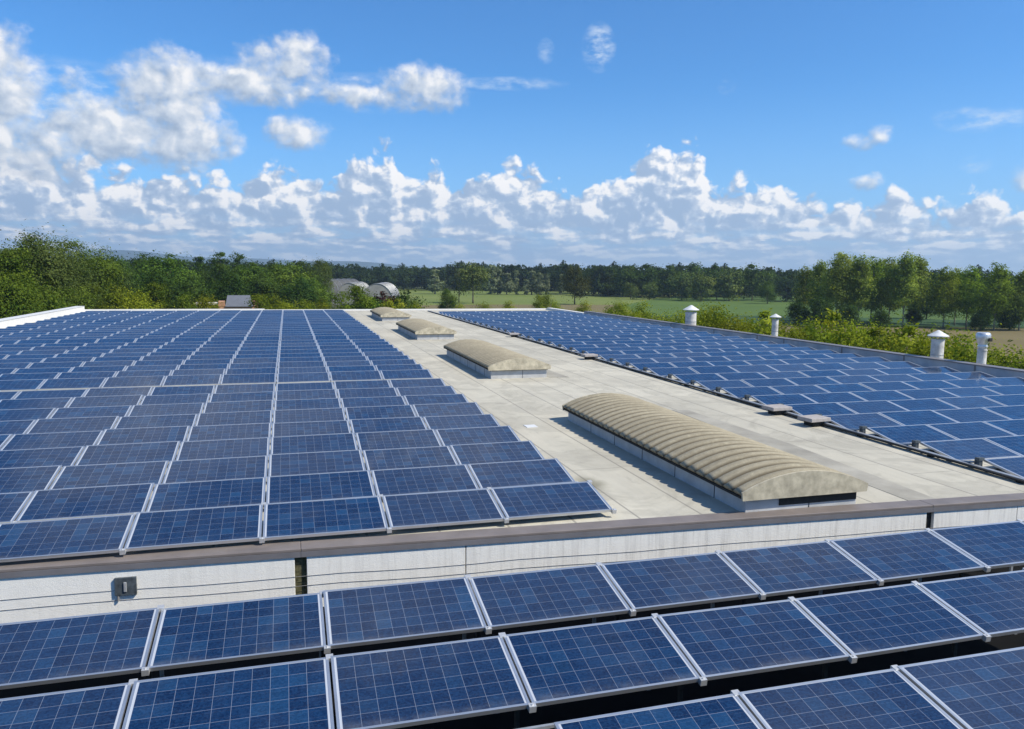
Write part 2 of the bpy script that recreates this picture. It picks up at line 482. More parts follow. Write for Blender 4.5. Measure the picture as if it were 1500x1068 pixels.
M = dict(
    glass=mat_panel(),
    frame=simple('anodised_aluminium_frame', (.66, .67, .68), .38, .85, .08, 3.),
    alu=simple('raw_aluminium', (.60, .60, .59), .45, .55, .12, 20.),
    galv=simple('galvanised_steel', (.36, .37, .38), .5, .5, .18, 14.),
    roof=mat_roof(),
    bitumen=simple('black_bitumen_felt', (.006, .006, .006), .95, 0, .3, 3., .2, .1),
    wall=mat_wall('weathered_white_concrete'),
    pwall=mat_wall('pale_parapet_sheet', (.74, .735, .71), False),
    gwall=simple('grey_parapet_concrete', (.42, .43, .45), .8, 0, .2, 1.4, .1, .3),
    coping=simple('brown_painted_coping', (.195, .165, .148), .55, .1, .16, 2.2, .05),
    copingg=simple('grey_coping_fascia', (.19, .18, .185), .55, .2, .12, 3.),
    dark=simple('dark_joint', (.02, .02, .018), .9, 0, .3, 20.),
    moss=simple('mossy_joint', (.085, .080, .045), .95, 0, .55, 22., .4, .1),
    curb=simple('pale_bitumen_upstand', (.46, .46, .45), .7, .0, .16, 3., .1, .35),
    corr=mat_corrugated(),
    cream=simple('lichened_end_panel', (.46, .41, .30), .95, 0, .34, 5., .3, .2),
    white=simple('white_painted_steel', (.70, .70, .68), .5, .1, .14, 4.),
    dullwhite=simple('chalky_vent_pipe', (.56, .54, .51), .7, 0, .30, 4.),
    shiny=simple('bright_steel_cowl', (.62, .63, .64), .38, .6, .22, 7.),
    block=simple('concrete_ballast', (.36, .33, .31), .9, 0, .18, 9., .2, .2),
    blockside=simple('pale_concrete_ballast', (.50, .46, .38), .9, 0, .2, 9., .2, .2),
    strip=simple('grey_stained_felt', (.33, .31, .26), .9, 0, .22, 1.2, .1, .2),
    cable=simple('grey_cable_sheath', (.22, .215, .21), .6, 0, .1, 10.),
    boxgrey=simple('dull_zinc_box', (.075, .09, .10), .6, .2, .5, 16.),
    bark=simple('grey_brown_bark', (.13, .105, .08), .95, 0, .3, 5., .4, .1),
    palebark=simple('pale_bark', (.26, .24, .20), .95, 0, .3, 5., .4, .1),
    film=simple('greenhouse_film', (.088, .085, .078), .5, 0, .16, .35, 0, .4),
    film2=simple('dirty_greenhouse_end', (.30, .29, .26), .7, 0, .2, .5),
    brick=simple('orange_brick', (.42, .22, .12), .9, 0, .15, 2.),
    slate=simple('grey_sheet_roof', (.13, .14, .16), .6, .1, .1, .8),
    plaster=simple('cream_plaster', (.62, .58, .50), .85, 0, .08, 1.),
    ground=mat_ground('rough_grass_ground', (.085, .105, .035), (.13, .14, .055), (.16, .14, .07), .03),
    meadow=mat_ground('pale_meadow', (.125, .165, .040), (.175, .20, .055), (.10, .15, .036), .018),
    crop=mat_ground('green_crop', (.070, .118, .028), (.098, .150, .036), (.060, .105, .028), .012, 1.1, R(62)),
    darkcrop=mat_ground('dark_green_crop', (.036, .075, .030), (.050, .090, .035), (.06, .105, .04), .03),
    stubble=mat_ground('dry_stubble', (.145, .12, .058), (.185, .15, .075), (.11, .115, .042), .03),
    hills=simple('wooded_hills', (.030, .050, .045), .95, 0, .2, .002, 0, .1),
)

# ------------------------------------------------------------------ ground, fields, hills
def sheet(name, poly, z, mat, label=None):
    me = bpy.data.meshes.new(name)
    me.from_pydata([(a, b, z) for a, b in poly], [], [tuple(range(len(poly)))]); me.materials.append(mat)
    o = link(name, me); tag(o, kind='structure'); return o
g = 6800
sheet('ground', [(-g, -g), (g, -g), (g, g), (-g, g)], 0, M['ground'])
sheet('meadow', [(14, 215), (40, 480), (120, 500), (210, 470), (215, 330), (150, 262), (112, 226), (62, 205)], .03, M['meadow'])
sheet('dry_meadow_edge', [(18, 200), (22, 238), (66, 246), (108, 240), (104, 205), (60, 180)], .06, M['stubble'])
sheet('crop_field', [(88, 176), (96, 222), (150, 300), (196, 352), (240, 330), (520, 330), (520, 150), (160, 128), (124, 142)], .09, M['crop'])
sheet('dark_crop_strip', [(84, 150), (86, 178), (122, 172), (160, 146), (520, 170), (520, 140), (158, 121), (120, 134)], .12, M['darkcrop'])
sheet('stubble_field', [(70, 70), (92, 140), (122, 129), (158, 117), (520, 130), (520, 20), (120, 60)], .15, M['stubble'])
def hills():
    mb = MB(); n = 90; rows = []
    rng = random.Random(3)
    ph = [rng.uniform(0, 6.28) for _ in range(6)]
    for j, (dist, k) in enumerate(((5600, 0), (5850, .75), (6150, 1.), (6500, .8))):
        for i in range(n + 1):
            a = R(-42 + 66 * i / n)
            t = i / n
            env = math.exp(-((t - .45) / .12) ** 2) * .85 + .55 * math.exp(-((t - .62) / .16) ** 2) + .12
            h = (150 * env * (.72 + .20 * math.sin(9 * t + ph[0]) + .12 * math.sin(23 * t + ph[1]) + .06 * math.sin(51 * t + ph[2]))) * k
            mb.v.append((dist * math.sin(a), dist * math.cos(a), h - (1 if k == 0 else 0)))
    for j in range(3):
        for i in range(n):
            b = j * (n + 1) + i
            mb.f.append((b, b + 1, b + n + 2, b + n + 1)); mb.mi.append(0)
    o = mb.obj('hills', M['hills'], smooth=True); tag(o, kind='structure')
hills()

# ------------------------------------------------------------------ the buildings
ZR = CAMZ - 3.63                               # upper roof deck
XL, XR, YF = -16.45, 24.62, 73.0               # inner faces of left, right and far parapets
def yc(x_): return 10.16 - .051 * x_           # front edge of the front coping
bld = empty('warehouse', (0, 40, 0))
tag(bld, 'long flat roofed warehouse with pale roof, white front parapet and brown coping', 'warehouse')
bld.matrix_world = Matrix.Translation((0, 40, 0))
def bpart(mb, name, mats, **k):
    o = mb.obj(name, mats, None, **k); o.parent = bld; o.matrix_parent_inverse = Matrix.Translation((0, -40, 0)); return o
mb = MB(); mb.prism([(XL, yc(XL) + .31), (XR, yc(XR) + .31), (XR, YF), (XL, YF)], ZR - .35, ZR)
bpart(mb, 'roof', M['roof'])
# outer walls
for nm, poly in (('wall', [(XL - .6, yc(XL - .6) + .34), (XL, yc(XL) + .34), (XL, YF + .35), (XL - .6, YF + .35)]),
                 ('wall', [(XR, yc(XR) + .34), (XR + .4, yc(XR + .4) + .34), (XR + .4, YF + .35), (XR, YF + .35)]),
                 ('wall', [(XL, YF), (XR, YF), (XR, YF + .35), (XL, YF + .35)])):
    mb = MB(); mb.prism(poly, 0, ZR - .36); bpart(mb, nm, M['pwall'])
# parapets
mb = MB(); mb.prism([(XL - .6, yc(XL - .6) + .34), (XL, yc(XL) + .34), (XL, YF), (XL - .6, YF)], ZR - .355, ZR + .47)
bpart(mb, 'parapet', M['pwall'])
mb = MB(); mb.box(XL - .64, XL + .03, yc(XL) + .4, YF, ZR + .473, ZR + .50)
bpart(mb, 'parapet_coping', M['white'])
mb = MB(); mb.box(XL - .6, -2.0, YF + .003, YF + .35, ZR - .355, ZR + .20); mb.box(-2.0, XR, YF + .003, YF + .35, ZR - .355, ZR + .12)
bpart(mb, 'far_parapet', M['pwall'])
mb = MB(); mb.prism([(XR + .003, yc(XR) + .34), (XR + .4, yc(XR + .4) + .34), (XR + .4, YF - 10), (XR + .003, YF - 10)], ZR - .354, ZR + .33)
bpart(mb, 'grey_parapet', M['gwall'])
mb = MB(); mb.box(XR + .003, XR + .4, YF - 9.99, YF, ZR - .354, ZR + .20)
bpart(mb, 'parapet_return', M['pwall'])
mb = MB(); mb.box(XR - .03, XR + .44, yc(XR) + .5, YF - 10, ZR + .333, ZR + .375)
bpart(mb, 'parapet_flashing', M['copingg'])
for yy in (17.2, 19.9, 22.9, 26.4, 30.2, 34.6, 37.0, 41.5, 47.0, 54.0):
    mb = MB(); mb.box(XR - .012, XR + .001, yy, yy + .07, ZR + .02, ZR + .33); bpart(mb, 'parapet_strap', M['copingg'])
# front coping: brown top, grey fascia
xa, xb = XL - .6, XR + .4
jx = [xa, 0.09, 9.76, xb]
for i in range(3):
    a, b = jx[i] + (.002 if i else 0), jx[i + 1] - (.002 if i < 2 else 0)
    mb = MB(); mb.prism([(a, yc(a)), (b, yc(b)), (b, yc(b) + .305), (a, yc(a) + .305)], ZR - .012, ZR + .028)
    c = bpart(mb, 'coping', M['coping'], bevel=.008)
    mb = MB(); mb.prism([(a, yc(a) - .006), (b, yc(b) - .006), (b, yc(b) + .012), (a, yc(a) + .012)], ZR - .085, ZR - .0125)
    bpart(mb, 'coping_fascia', M['copingg'])
# front wall panels standing on the lower roof, with open joints between them
def wy(x_): return yc(x_) + .013
segs = [(xa, -8.2), (-8.18, .008), (.16, 2.262), (2.274, 9.665), (9.80, 11.395), (11.405, 18.0), (18.01, xb)]
for a, b in segs:
    mb = MB(); mb.prism([(a, wy(a)), (b, wy(b)), (b, wy(b) + .26), (a, wy(a) + .26)], 0, ZR - .0865)
    bpart(mb, 'wall_panel', M['wall'], bevel=.006)
for a, b, mt in ((.008, .16, 'moss'), (9.665, 9.80, 'dark')):
    mb = MB(); mb.prism([(a - .02, wy(a) + .05), (b + .02, wy(b) + .05), (b + .02, wy(b) + .25), (a - .02, wy(a) + .25)], 3, ZR - .0875)
    bpart(mb, 'joint_filler', M[mt])
# lower wing in front
wing = empty('low_wing', (0, 4, 0)); tag(wing, 'low front wing whose dark felt roof carries the nearest panel rows', 'building')
ZL = CAMZ - 4.42
def wpart(mb, name, mats):
    o = mb.obj(name, mats); o.parent = wing; o.matrix_parent_inverse = Matrix.Translation((0, -4, 0)); return o
mb = MB(); mb.prism([(xa, -6), (xb, -6), (xb, wy(xb) - .004), (xa, wy(xa) - .004)], ZL - .3, ZL); wpart(mb, 'roof', M['bitumen'])
mb = MB(); mb.prism([(xa + .05, -5.9), (xb - .05, -5.9), (xb - .05, wy(xb) - .05), (xa + .05, wy(xa) - .05)], 0, ZL - .303); wpart(mb, 'wall', M['wall'])

# cables and box on the front wall
for zz, lb in ((CAMZ - 3.985, 'upper thin grey cable strung along the white parapet wall'), (CAMZ - 4.115, 'lower thin grey cable strung along the white parapet wall')):
    mb = MB(); rng = random.Random(int(zz * 100))
    pts = []
    for i in range(41):
        x_ = -9 + i * .6
        sag = .008 * math.sin(i * 1.3) + (-.0 if i % 4 else .006)
        pts.append((x_, wy(x_) - .0045, zz + sag))
    mb.tube(pts, .0030, 6)
    o = mb.obj('wall_cable', M['cable'], smooth=True); tag(o, lb, 'cable', 'cables on the parapet wall')
jb = empty('junction_box', (-2.02, wy(-2.02), CAMZ - 3.92), (0, 0, -.051))
tag(jb, 'small dark grey metal plate box fixed under the brown coping', 'box')
mb = MB(); mb.box(-.125, .125, -.035, -.002, -.12, .11); mb.obj('backplate', M['boxgrey'], jb, bevel=.004)
mb = MB(); mb.box(-.02, .015, -.052, -.0355, -.07, .055); mb.obj('latch', M['alu'], jb, bevel=.006)
mb = MB(); mb.tube([(-.09, -.02, -.122), (-.095, -.02, -.19)], .014, 8); mb.obj('cable_gland', M['cable'], jb)

# ------------------------------------------------------------------ solar panels
PW, PL, TH, PITCHX = 1.65, .99, .04, 1.67
FW = .025
TILT = R(10.05)
def panel_meshes():
    mb = MB(); h = PW / 2
    mb.box(-h, h, 0, FW, -TH, 0); mb.box(-h, h, PL - FW, PL, -TH, 0)
    mb.box(-h, -h + FW, FW, PL - FW, -TH, 0); mb.box(h - FW, h, FW, PL - FW, -TH, 0)
    fr = mb.mesh('frame', M['frame'])
    bm = bmesh.new(); bm.from_mesh(fr); bmesh.ops.remove_doubles(bm, verts=bm.verts, dist=1e-5)
    # drop the inner faces where bars meet
    seen = {}
    for f in list(bm.faces):
        k = tuple(sorted(v.index for v in f.verts)); seen.setdefault(k, []).append(f)
    dl = [f for v in seen.values() if len(v) > 1 for f in v]
    bmesh.ops.delete(bm, geom=dl, context='FACES'); bm.to_mesh(fr); bm.free()
    gl = MB(); gl.box(-h + FW - .001, h - FW + .001, FW - .001, PL - FW + .001, -.010, -.003)
    gm = gl.mesh('cell_sheet', M['glass'])
    uvl = gm.uv_layers.new(name='UVMap')
    for lp in gm.loops:
        co = gm.vertices[lp.vertex_index].co; uvl.data[lp.index].uv = (co.x + h, co.y)
    at = gm.attributes.new('panel_seed', 'FLOAT_COLOR', 'POINT')
    for i in range(len(gm.vertices)): at.data[i].color = (0, 0, 0, 1)
    return fr, gm
FRAME, GLASS = panel_meshes()
mb = MB(); mb.box(-.032, .032, -.040, .012, -.055, .006); mb.tube([(0, -.014, .006), (0, -.014, .014)], .010, 8)
CLAMP = mb.mesh('clamp', M['alu'])
mb = MB(); mb.box(-.034, .034, -.03, .035, -.045, .005)
CLAMP_T = mb.mesh('clamp', M['alu'])

ORD1 = 'zeroth first second third fourth fifth sixth seventh eighth ninth tenth eleventh twelfth thirteenth fourteenth fifteenth sixteenth seventeenth eighteenth nineteenth twentieth'.split()
def ordinal(n):
    if n <= 20: return ORD1[n]
    return {2: 'twenty', 3: 'thirty'}[n // 10] + '-' + ORD1[n % 10] if n % 10 else {2: 'twentieth', 3: 'thirtieth'}[n // 10]

def proj(p):
    d_ = Vector(p) - Vector((0, 0, CAMZ)); z = d_.dot(fwd)
    return (750 + 1139.5 * d_.dot(right) / z, 534 - 1139.5 * d_.dot(up) / z, z)
jr = random.Random(11)
ROWY = lambda r: 10.43 + r * 1.566 + .83 * (r // 9)
RROWY = lambda r: 10.48 + r * 1.566 + .38 * (r // 9)
panels = []                                    # (matrix, label, group, category, row kind, clamps)
def add_panel(cx, y, z, tilt, label, group, kind, r):
    mt = Matrix.Translation((cx + jr.uniform(-.003, .003), y + jr.uniform(-.004, .004), z + jr.uniform(-.003, .003))) @ Matrix.Rotation(tilt + R(jr.uniform(-.7, .7)), 4, 'X') @ Matrix.Rotation(R(jr.uniform(-.3, .3)), 4, 'Y')
    cs = [proj(mt @ Vector(q)) for q in ((-PW / 2, 0, 0), (PW / 2, 0, 0), (PW / 2, PL, 0), (-PW / 2, PL, 0))]
    if min(c[2] for c in cs) < .5: return
    xs = [c[0] for c in cs]; ys = [c[1] for c in cs]
    inside = max(xs) > 0 and min(xs) < 1500 and max(ys) > 0 and min(ys) < 1068
    if not inside: return
    # visible area after clipping to the frame
    n_in = 0
    area = abs(sum(xs[i] * ys[(i + 1) % 4] - xs[(i + 1) % 4] * ys[i] for i in range(4))) / 2
    for a in range(6):
        for b in range(6):
            s, t = (a + .5) / 6, (b + .5) / 6
            qx = (1 - t) * ((1 - s) * xs[0] + s * xs[1]) + t * ((1 - s) * xs[3] + s * xs[2]); qy = (1 - t) * ((1 - s) * ys[0] + s * ys[1]) + t * ((1 - s) * ys[3] + s * ys[2])
            n_in += 0 <= qx <= 1500 and 0 <= qy <= 1068
    if n_in == 0: return
    panels.append([area * n_in / 36, mt, label, group, kind, r])
for r in range(36):                            # left-hand array
    for k in range(12):
        lb = 'blue panel, left array: %s row behind the parapet, %s column from the walkway' % (ordinal(r + 1), ordinal(k + 1))
        add_panel(4.614 - (k + .5) * PITCHX, ROWY(r), CAMZ - 3.507, TILT, lb, 'panels of the array left of the walkway', 'L', r)
for r in range(36):                            # right-hand array
    for k in range(7):
        lb = 'blue panel, right array: %s row from the front, %s from its walkway end' % (ordinal(r + 1), ordinal(k + 1))
        add_panel(12.67 + (k + .5) * PITCHX, RROWY(r), CAMZ - 3.62, TILT, lb, 'panels of the array right of the walkway', 'R', r)
rown = ['row against the white parapet wall', 'middle row on the low roof', 'row nearest the camera']
for r in range(3):                             # lower front rows
    for k in range(-9, 4):
        lb = ('large blue panel, %s from the left, ' + rown[r])
        add_panel(-1.373 - (k + .5) * PITCHX, 7.638 - r * 1.539, CAMZ - 3.746, R(9.97), (lb, -k), 'panels of the low front rows', 'F', r)
for r in range(3):                             # number the front rows by what the photograph shows
    fr_ = sorted([p for p in panels if p[4] == 'F' and p[5] == r], key=lambda p: p[1].translation.x)
    for i, p in enumerate(fr_): p[2] = p[2][0] % ordinal(i + 1)
panels.sort(key=lambda p: -p[0])
keep, rest = panels[:300], panels[300:]
proto = None
for i, (ar, mt, lb, gp, kd, r) in enumerate(keep):
    if proto is None:
        proto = empty('solar_panel'); pf = link('frame', FRAME, proto); pg = link('cell_sheet', GLASS, proto); o = proto
    else:
        o = proto.copy(); col.objects.link(o)
        for src in (pf, pg):
            c = src.copy(); col.objects.link(c); c.parent = o
    o.matrix_world = mt
    tag(o, lb, 'solar panel', gp)
    if kd == 'F' or r < 6:
        c = link('clamp', CLAMP, o); c.location = (PW / 2 + .01, 0, 0)
        if kd == 'F' or r < 1: c = link('clamp', CLAMP_T, o); c.location = (PW / 2 + .01, PL, 0)
# the remaining, smallest panels at the far end as one object
def join_rest():
    vs, fs, mi, uvs, seeds = [], [], [], [], []
    srcs = [(FRAME, 0), (GLASS, 1)]
    for _, mt, *_r in rest:
        sd_ = jr.random()
        for me, idx in srcs:
            b = len(vs)
            for v in me.vertices: vs.append(tuple(mt @ v.co)); seeds.append(sd_)
            for p in me.polygons:
                fs.append(tuple(b + i for i in p.vertices)); mi.append(idx)
                for i in p.vertices:
                    c = me.vertices[i].co; uvs.append((c.x + PW / 2, c.y))
    me = bpy.data.meshes.new('far_solar_panels'); me.from_pydata(vs, [], fs)
    me.materials.append(M['frame']); me.materials.append(M['glass'])
    me.polygons.foreach_set('material_index', mi)
    uvl = me.uv_layers.new(name='UVMap'); uvl.data.foreach_set('uv', [a for t in uvs for a in t])
    at = me.attributes.new('panel_seed', 'FLOAT_COLOR', 'POINT'); at.data.foreach_set('color', [a for s in seeds for a in (s, 0, 0, 1)])
    o = link('solar_panels', me)
    tag(o, 'far rows of blue solar panels reaching the end of the roof', 'solar panels', None, 'stuff')
join_rest()

# mounting rails under the front rows and along the right-hand array
for r in range(3):
    y = 7.638 - r * 1.539
    mb = MB(); mb.box(-8.5, 14.5, y + PL + .03, y + PL + .06, CAMZ - 3.746 + .085, CAMZ - 3.746 + .110)
    for x_ in np.arange(-8.1, 14.4, 1.67): mb.box(x_, x_ + .04, y + PL + .032, y + PL + .058, ZL, CAMZ - 3.662)
    o = mb.obj('mounting_rail', M['galv']); tag(o, 'thin grey steel rail running behind the ' + rown[r], 'rail', 'rails of the low front rows')
    mb = MB(); mb.box(-8.5, 14.5, y + .33, y + .37, CAMZ - 3.80, CAMZ - 3.745)
    for x_ in np.arange(-8.1, 14.4, 1.67): mb.box(x_, x_ + .04, y + .332, y + .368, ZL, CAMZ - 3.801)
    o = mb.obj('mounting_rail', M['dark']); tag(o, 'steel rail under the lower edge of the ' + rown[r], 'rail', 'rails of the low front rows')
# long edge rail on the right side of the walkway
er = empty('edge_rail', (12.45, 40, ZR)); tag(er, 'long dark rail on the walkway along the ends of the right-hand panel rows', 'rail')
mb = MB(); mb.box(-.05, .05, -29.8, 31.2, .03, .085); mb.obj('channel', M['galv'], er)
mb = MB(); mb.tube([(-.085, -29.7 + i * 1.5, .055 + .01 * math.sin(i)) for i in range(41)], .024, 8); mb.obj('conduit', M['dark'], er, smooth=True)
mb = MB()
for i in range(31): mb.box(-.07, .07, -29.6 + i * 2.02, -29.5 + i * 2.02, 0.0, .029)
mb.obj('foot', M['dark'], er)
def bracket_meshes():
    a = MB(); a.box(-.05, .03, -.03, .03, -.22, .0); a.box(-.075, .055, -.045, .045, -.02, .03); a.box(-.06, .0, .031, .075, -.20, .02)
    b = MB(); b.tube([(-.10, .05, -.06), (-.16, .57, -.165)], .022, 8); b.box(-.20, -.11, .53, .61, -.22, -.13)
    c = MB(); c.box(-.09, .5, -.32, -.26, -.14, -.12); c.box(-.09, .5, -.72, -.66, -.20, -.18)
    return a.mesh('post', M['boxgrey']), b.mesh('tie_bar', M['galv']), c.mesh('tray', M['dark'])
BR = bracket_meshes(); bp = None
for r in range(30):
    y = RROWY(r) + PL * math.cos(TILT)
    z = CAMZ - 3.62 + PL * math.sin(TILT)
    if bp is None:
        bp = empty('end_bracket'); kids = [link(n, me, bp) for n, me in zip(('post', 'tie_bar', 'tray'), BR)]; o = bp
    else:
        o = bp.copy(); col.objects.link(o)
        for src in kids: c = src.copy(); col.objects.link(c); c.parent = o
    o.location = (12.60, y, z); o.rotation_euler = (0, 0, R(jr.uniform(-3, 3)))
    tag(o, 'grey steel bracket holding the walkway end of the %s row of the right-hand array' % ordinal(r + 1), 'bracket', 'end brackets of the right-hand array')
# ballast blocks
for i, (bx, by, rz, lb) in enumerate(((12.22, 17.40, 4, 'grey concrete ballast block on the edge rail, farther of the near pair'), (12.18, 15.84, 7, 'grey concrete ballast block on the edge rail, nearer of the near pair'),
                                     (12.2, 30.6, 3, 'pale ballast block lying beyond the rail halfway along the roof'), (12.25, 42.2, -4, 'small far ballast block beside the rail near the roof end'))):
    o = empty('ballast_block', (bx, by, ZR), (0, 0, R(rz))); tag(o, lb, 'block', 'ballast blocks by the edge rail')
    mb = MB(); mb.box(-.26, .34, -.24, .24, .13, .22); mb.obj('slab', M['block'], o, bevel=.012)
    mb = MB(); mb.box(-.10, .22, -.16, .18, .0, .128); mb.obj('base', M['dark'], o)

# ------------------------------------------------------------------ skylights
def skylight(y0, y1, zb, label, fine=True):
    """corrugated barrel vault on a pale upstand; zb is the underside of the cover above the deck"""
    xc0, xc1 = 6.52, 8.74
    o = empty('skylight', (7.63, (y0 + y1) / 2, ZR)); tag(o, label, 'skylight', 'barrel skylights along the walkway')
    hx = (xc1 - xc0) / 2; hy = (y1 - y0) / 2
    wx, wy_ = 1.0, hy - .09
    mb = MB(); t = .05
    mb.box(-wx, -wx + t, -wy_, wy_, 0, zb - .055); mb.box(wx - t, wx, -wy_, wy_, 0, zb - .055)
    mb.box(-wx + t, wx - t, -wy_, -wy_ + t, 0, zb - .055); mb.box(-wx + t, wx - t, wy_ - t, wy_, 0, zb - .055)
    c = mb.obj('curb', M['curb'], o)
    mb = MB()
    for yy in np.arange(-wy_ + .9, wy_ - .3, 1.35): mb.box(-wx - .006, -wx - .0005, yy, yy + .012, .0, zb - .06)
    mb.box(.12, .132, -wy_ - .006, -wy_ - .0005, .0, zb - .06)
    mb.obj('lap_joint', M['dark'], c)
    mb = MB()
    mb.box(-wx - .03, wx + .03, -wy_ - .03, -wy_ + .03, zb - .053, zb + .02); mb.box(-wx - .03, wx + .03, wy_ - .03, wy_ + .03, zb - .053, zb + .02)
    mb.box(-wx - .03, -wx + .03, -wy_ + .031, wy_ - .031, zb - .053, zb + .02); mb.box(wx - .03, wx + .03, -wy_ + .031, wy_ - .031, zb - .053, zb + .02)
    mb.obj('curb_frame', M['dark'], o)
    # corrugated vault
    rise, spring = .265, .05
    rad = (hx * hx + rise * rise) / (2 * rise); half = math.asin(hx / rad)
    na, npit = 26, .285
    nr = max(8, int((y1 - y0) / npit)); per = 12
    nl = nr * per
    vs = []; fs = []
    for i in range(nl + 1):
        y = -hy + (y1 - y0) * i / nl
        ph = (i % per) / per
        d_ = .058 * abs(math.sin(math.pi * ph)) ** .7
        for j in range(na + 1):
            a = -half + 2 * half * j / na
            rr = rad + d_ - .012 * math.exp(-((a - half) / .05) ** 2) * 0
            vs.append((rr * math.sin(a), y, zb + spring + rise - rad + rr * math.cos(a)))
    base = len(vs)
    for i in range(nl + 1):                                  # underside
        y = -hy + (y1 - y0) * i / nl
        for j in range(na + 1):
            a = -half + 2 * half * j / na; rr = rad - .02
            vs.append((rr * math.sin(a), y, zb + spring + rise - rad + rr * math.cos(a)))
    W = na + 1
    for i in range(nl):
        for j in range(na):
            b = i * W + j
            fs.append((b, b + 1, b + W + 1, b + W)); fs.append((base + b + W, base + b + W + 1, base + b + 1, base + b))
        for j in (0, na):
            b = i * W + j; fs.append((b, b + W, base + b + W, base + b) if j == 0 else (base + b, base + b + W, b + W, b))
    for i in (0, nl):
        for j in range(na):
            b = i * W + j; fs.append((b + 1, b, base + b, base + b + 1) if i == 0 else (b, b + 1, base + b + 1, base + b))
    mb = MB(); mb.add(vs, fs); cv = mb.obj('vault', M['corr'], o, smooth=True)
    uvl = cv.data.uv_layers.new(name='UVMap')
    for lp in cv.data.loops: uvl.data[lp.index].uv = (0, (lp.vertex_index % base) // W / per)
    # end walls of the vault
    for s in (-1, 1):
        top = []
        for j in range(na + 1):
            a = -half + 2 * half * j / na; rr = rad + .05
            top.append((rr * math.sin(a), zb + spring + rise - rad + rr * math.cos(a)))
        poly = [(-hx - .006, zb - .03)] + top + [(hx + .006, zb - .03)]
        mb = MB(); y_a, y_b = (-hy - .012, -hy + .025) if s < 0 else (hy - .025, hy + .012)
        n = len(poly)
        mb.add([(a, y_a, z) for a, z in poly] + [(a, y_b, z) for a, z in poly],
               [tuple(range(n)), tuple(range(2 * n - 1, n - 1, -1))] + [(i, n + i, n + (i + 1) % n, (i + 1) % n) for i in range(n)])
        ew = mb.obj('end_wall', M['cream'], o)
        uvl = ew.data.uv_layers.new(name='UVMap')
        for lp in ew.data.loops: uvl.data[lp.index].uv = (0, .5)
    mb = MB(); mb.box(-.42, wx - .01, -wy_ - .02, -wy_ - .0075, .10, zb - .03)
    if fine: mb.obj('end_shade_board', M['dark'], o)  # dark board standing in for the shade inside the open end
    # eaves strips under both long edges
    for s in (-1, 1):
        mb = MB(); mb.box(min(s * (hx - .03), s * (hx + .004)), max(s * (hx - .03), s * (hx + .004)), -hy + .027, hy - .027, zb - .012, zb + .022)
        mb.obj('eaves_strip', M['dark'], o)
    return o
skylight(9.98, 17.98, .27, 'largest brown corrugated barrel skylight, nearest the front parapet')
skylight(25.45, 33.35, .33, 'second barrel skylight from the front parapet, with a dark gap under its lid', False)
skylight(41.2, 48.9, .33, 'third barrel skylight from the front, small and tan in the distance', False)
skylight(57.2, 64.8, .33, 'farthest barrel skylight, close to the trees at the roof end', False)
# grey felt strips beside the skylights
def felt(poly, label):
    mb = MB(); mb.prism(poly, ZR - .01, ZR + .006); o = mb.obj('felt_strip', M['strip']); tag(o, label, 'felt strip', 'stained felt strips on the walkway')
felt([(9.62, 10.02), (10.15, 10.0), (10.38, 14.2), (10.26, 18.4), (9.85, 18.6), (9.74, 13.4)], 'grey stained felt strip right of the largest skylight')
felt([(8.72, 25.45), (9.42, 25.4), (9.36, 27.6), (9.05, 30.5), (8.74, 31.2)], 'grey stained felt wedge right of the second skylight')
mb = MB(); mb.box(5.35, 5.62, 17.2, 17.5, ZR, ZR + .012); o = mb.obj('drain_cover', M['white']); tag(o, 'small pale square cover on the roof left of the largest skylight', 'drain cover')

# ------------------------------------------------------------------ vents beyond the right parapet
def cowl_vent(y, rp, rc, ztop, label):
    o = empty('roof_vent', (25.62, y, 0)); tag(o, label, 'vent pipe', 'vent pipes beyond the right parapet')
    zt = ztop - .62 * rc
    mb = MB(); mb.lathe([(rp, .02), (rp, zt - .18), (rp * 1.04, zt - .18), (rp * 1.04, zt - .13), (rp * .97, zt - .13), (rp * .97, zt - .12), (0.001, zt - .12)], 28); mb.obj('pipe', M['dullwhite'], o, smooth=False)
    mb = MB(); mb.lathe([(rp * 1.012, zt - .78), (rp * 1.03, zt - .775), (rp * 1.03, zt - .745), (rp * 1.012, zt - .74)], 28); mb.obj('collar', M['galv'], o)
    mb = MB()
    for k in range(4):
        w = k * math.pi / 2 + .5; mb.tube([(rp * .9 * math.cos(w), rp * .9 * math.sin(w), zt - .13), (rp * .95 * math.cos(w), rp * .95 * math.sin(w), zt + .03)], .016, 6)
    mb.obj('strut', M['galv'], o)
    mb = MB(); mb.lathe([(0.001, zt + .05), (rc * .98, zt - .01), (rc, zt), (rc, zt + .025), (rc * .52, zt + .34 * rc), (rc * .10, zt + .60 * rc), (0.001, ztop)], 32); mb.obj('cap', M['white'], o, smooth=False)
cowl_vent(46.2, .36, .53, CAMZ - 2.03, 'white vent pipe with conical cap, farthest along the right parapet')
cowl_vent(36.9, .17, .305, CAMZ - 2.11, 'slim white vent pipe with small conical cap')
cowl_vent(25.75, .245, .40, CAMZ - 2.19, 'widest looking white vent pipe with conical cap, beside the round cowl')
o = empty('roof_vent', (25.62, 23.6, 0)); tag(o, 'vent pipe with shiny round steel cowl, nearest the right edge', 'vent pipe', 'vent pipes beyond the right parapet')
zt = CAMZ - 2.12
mb = MB(); mb.lathe([(.165, .02), (.165, zt - .70), (.18, zt - .70), (.18, zt - .66), (.15, zt - .66), (.15, zt - .5), (.001, zt - .5)], 24); mb.obj('pipe', M['dullwhite'], o)
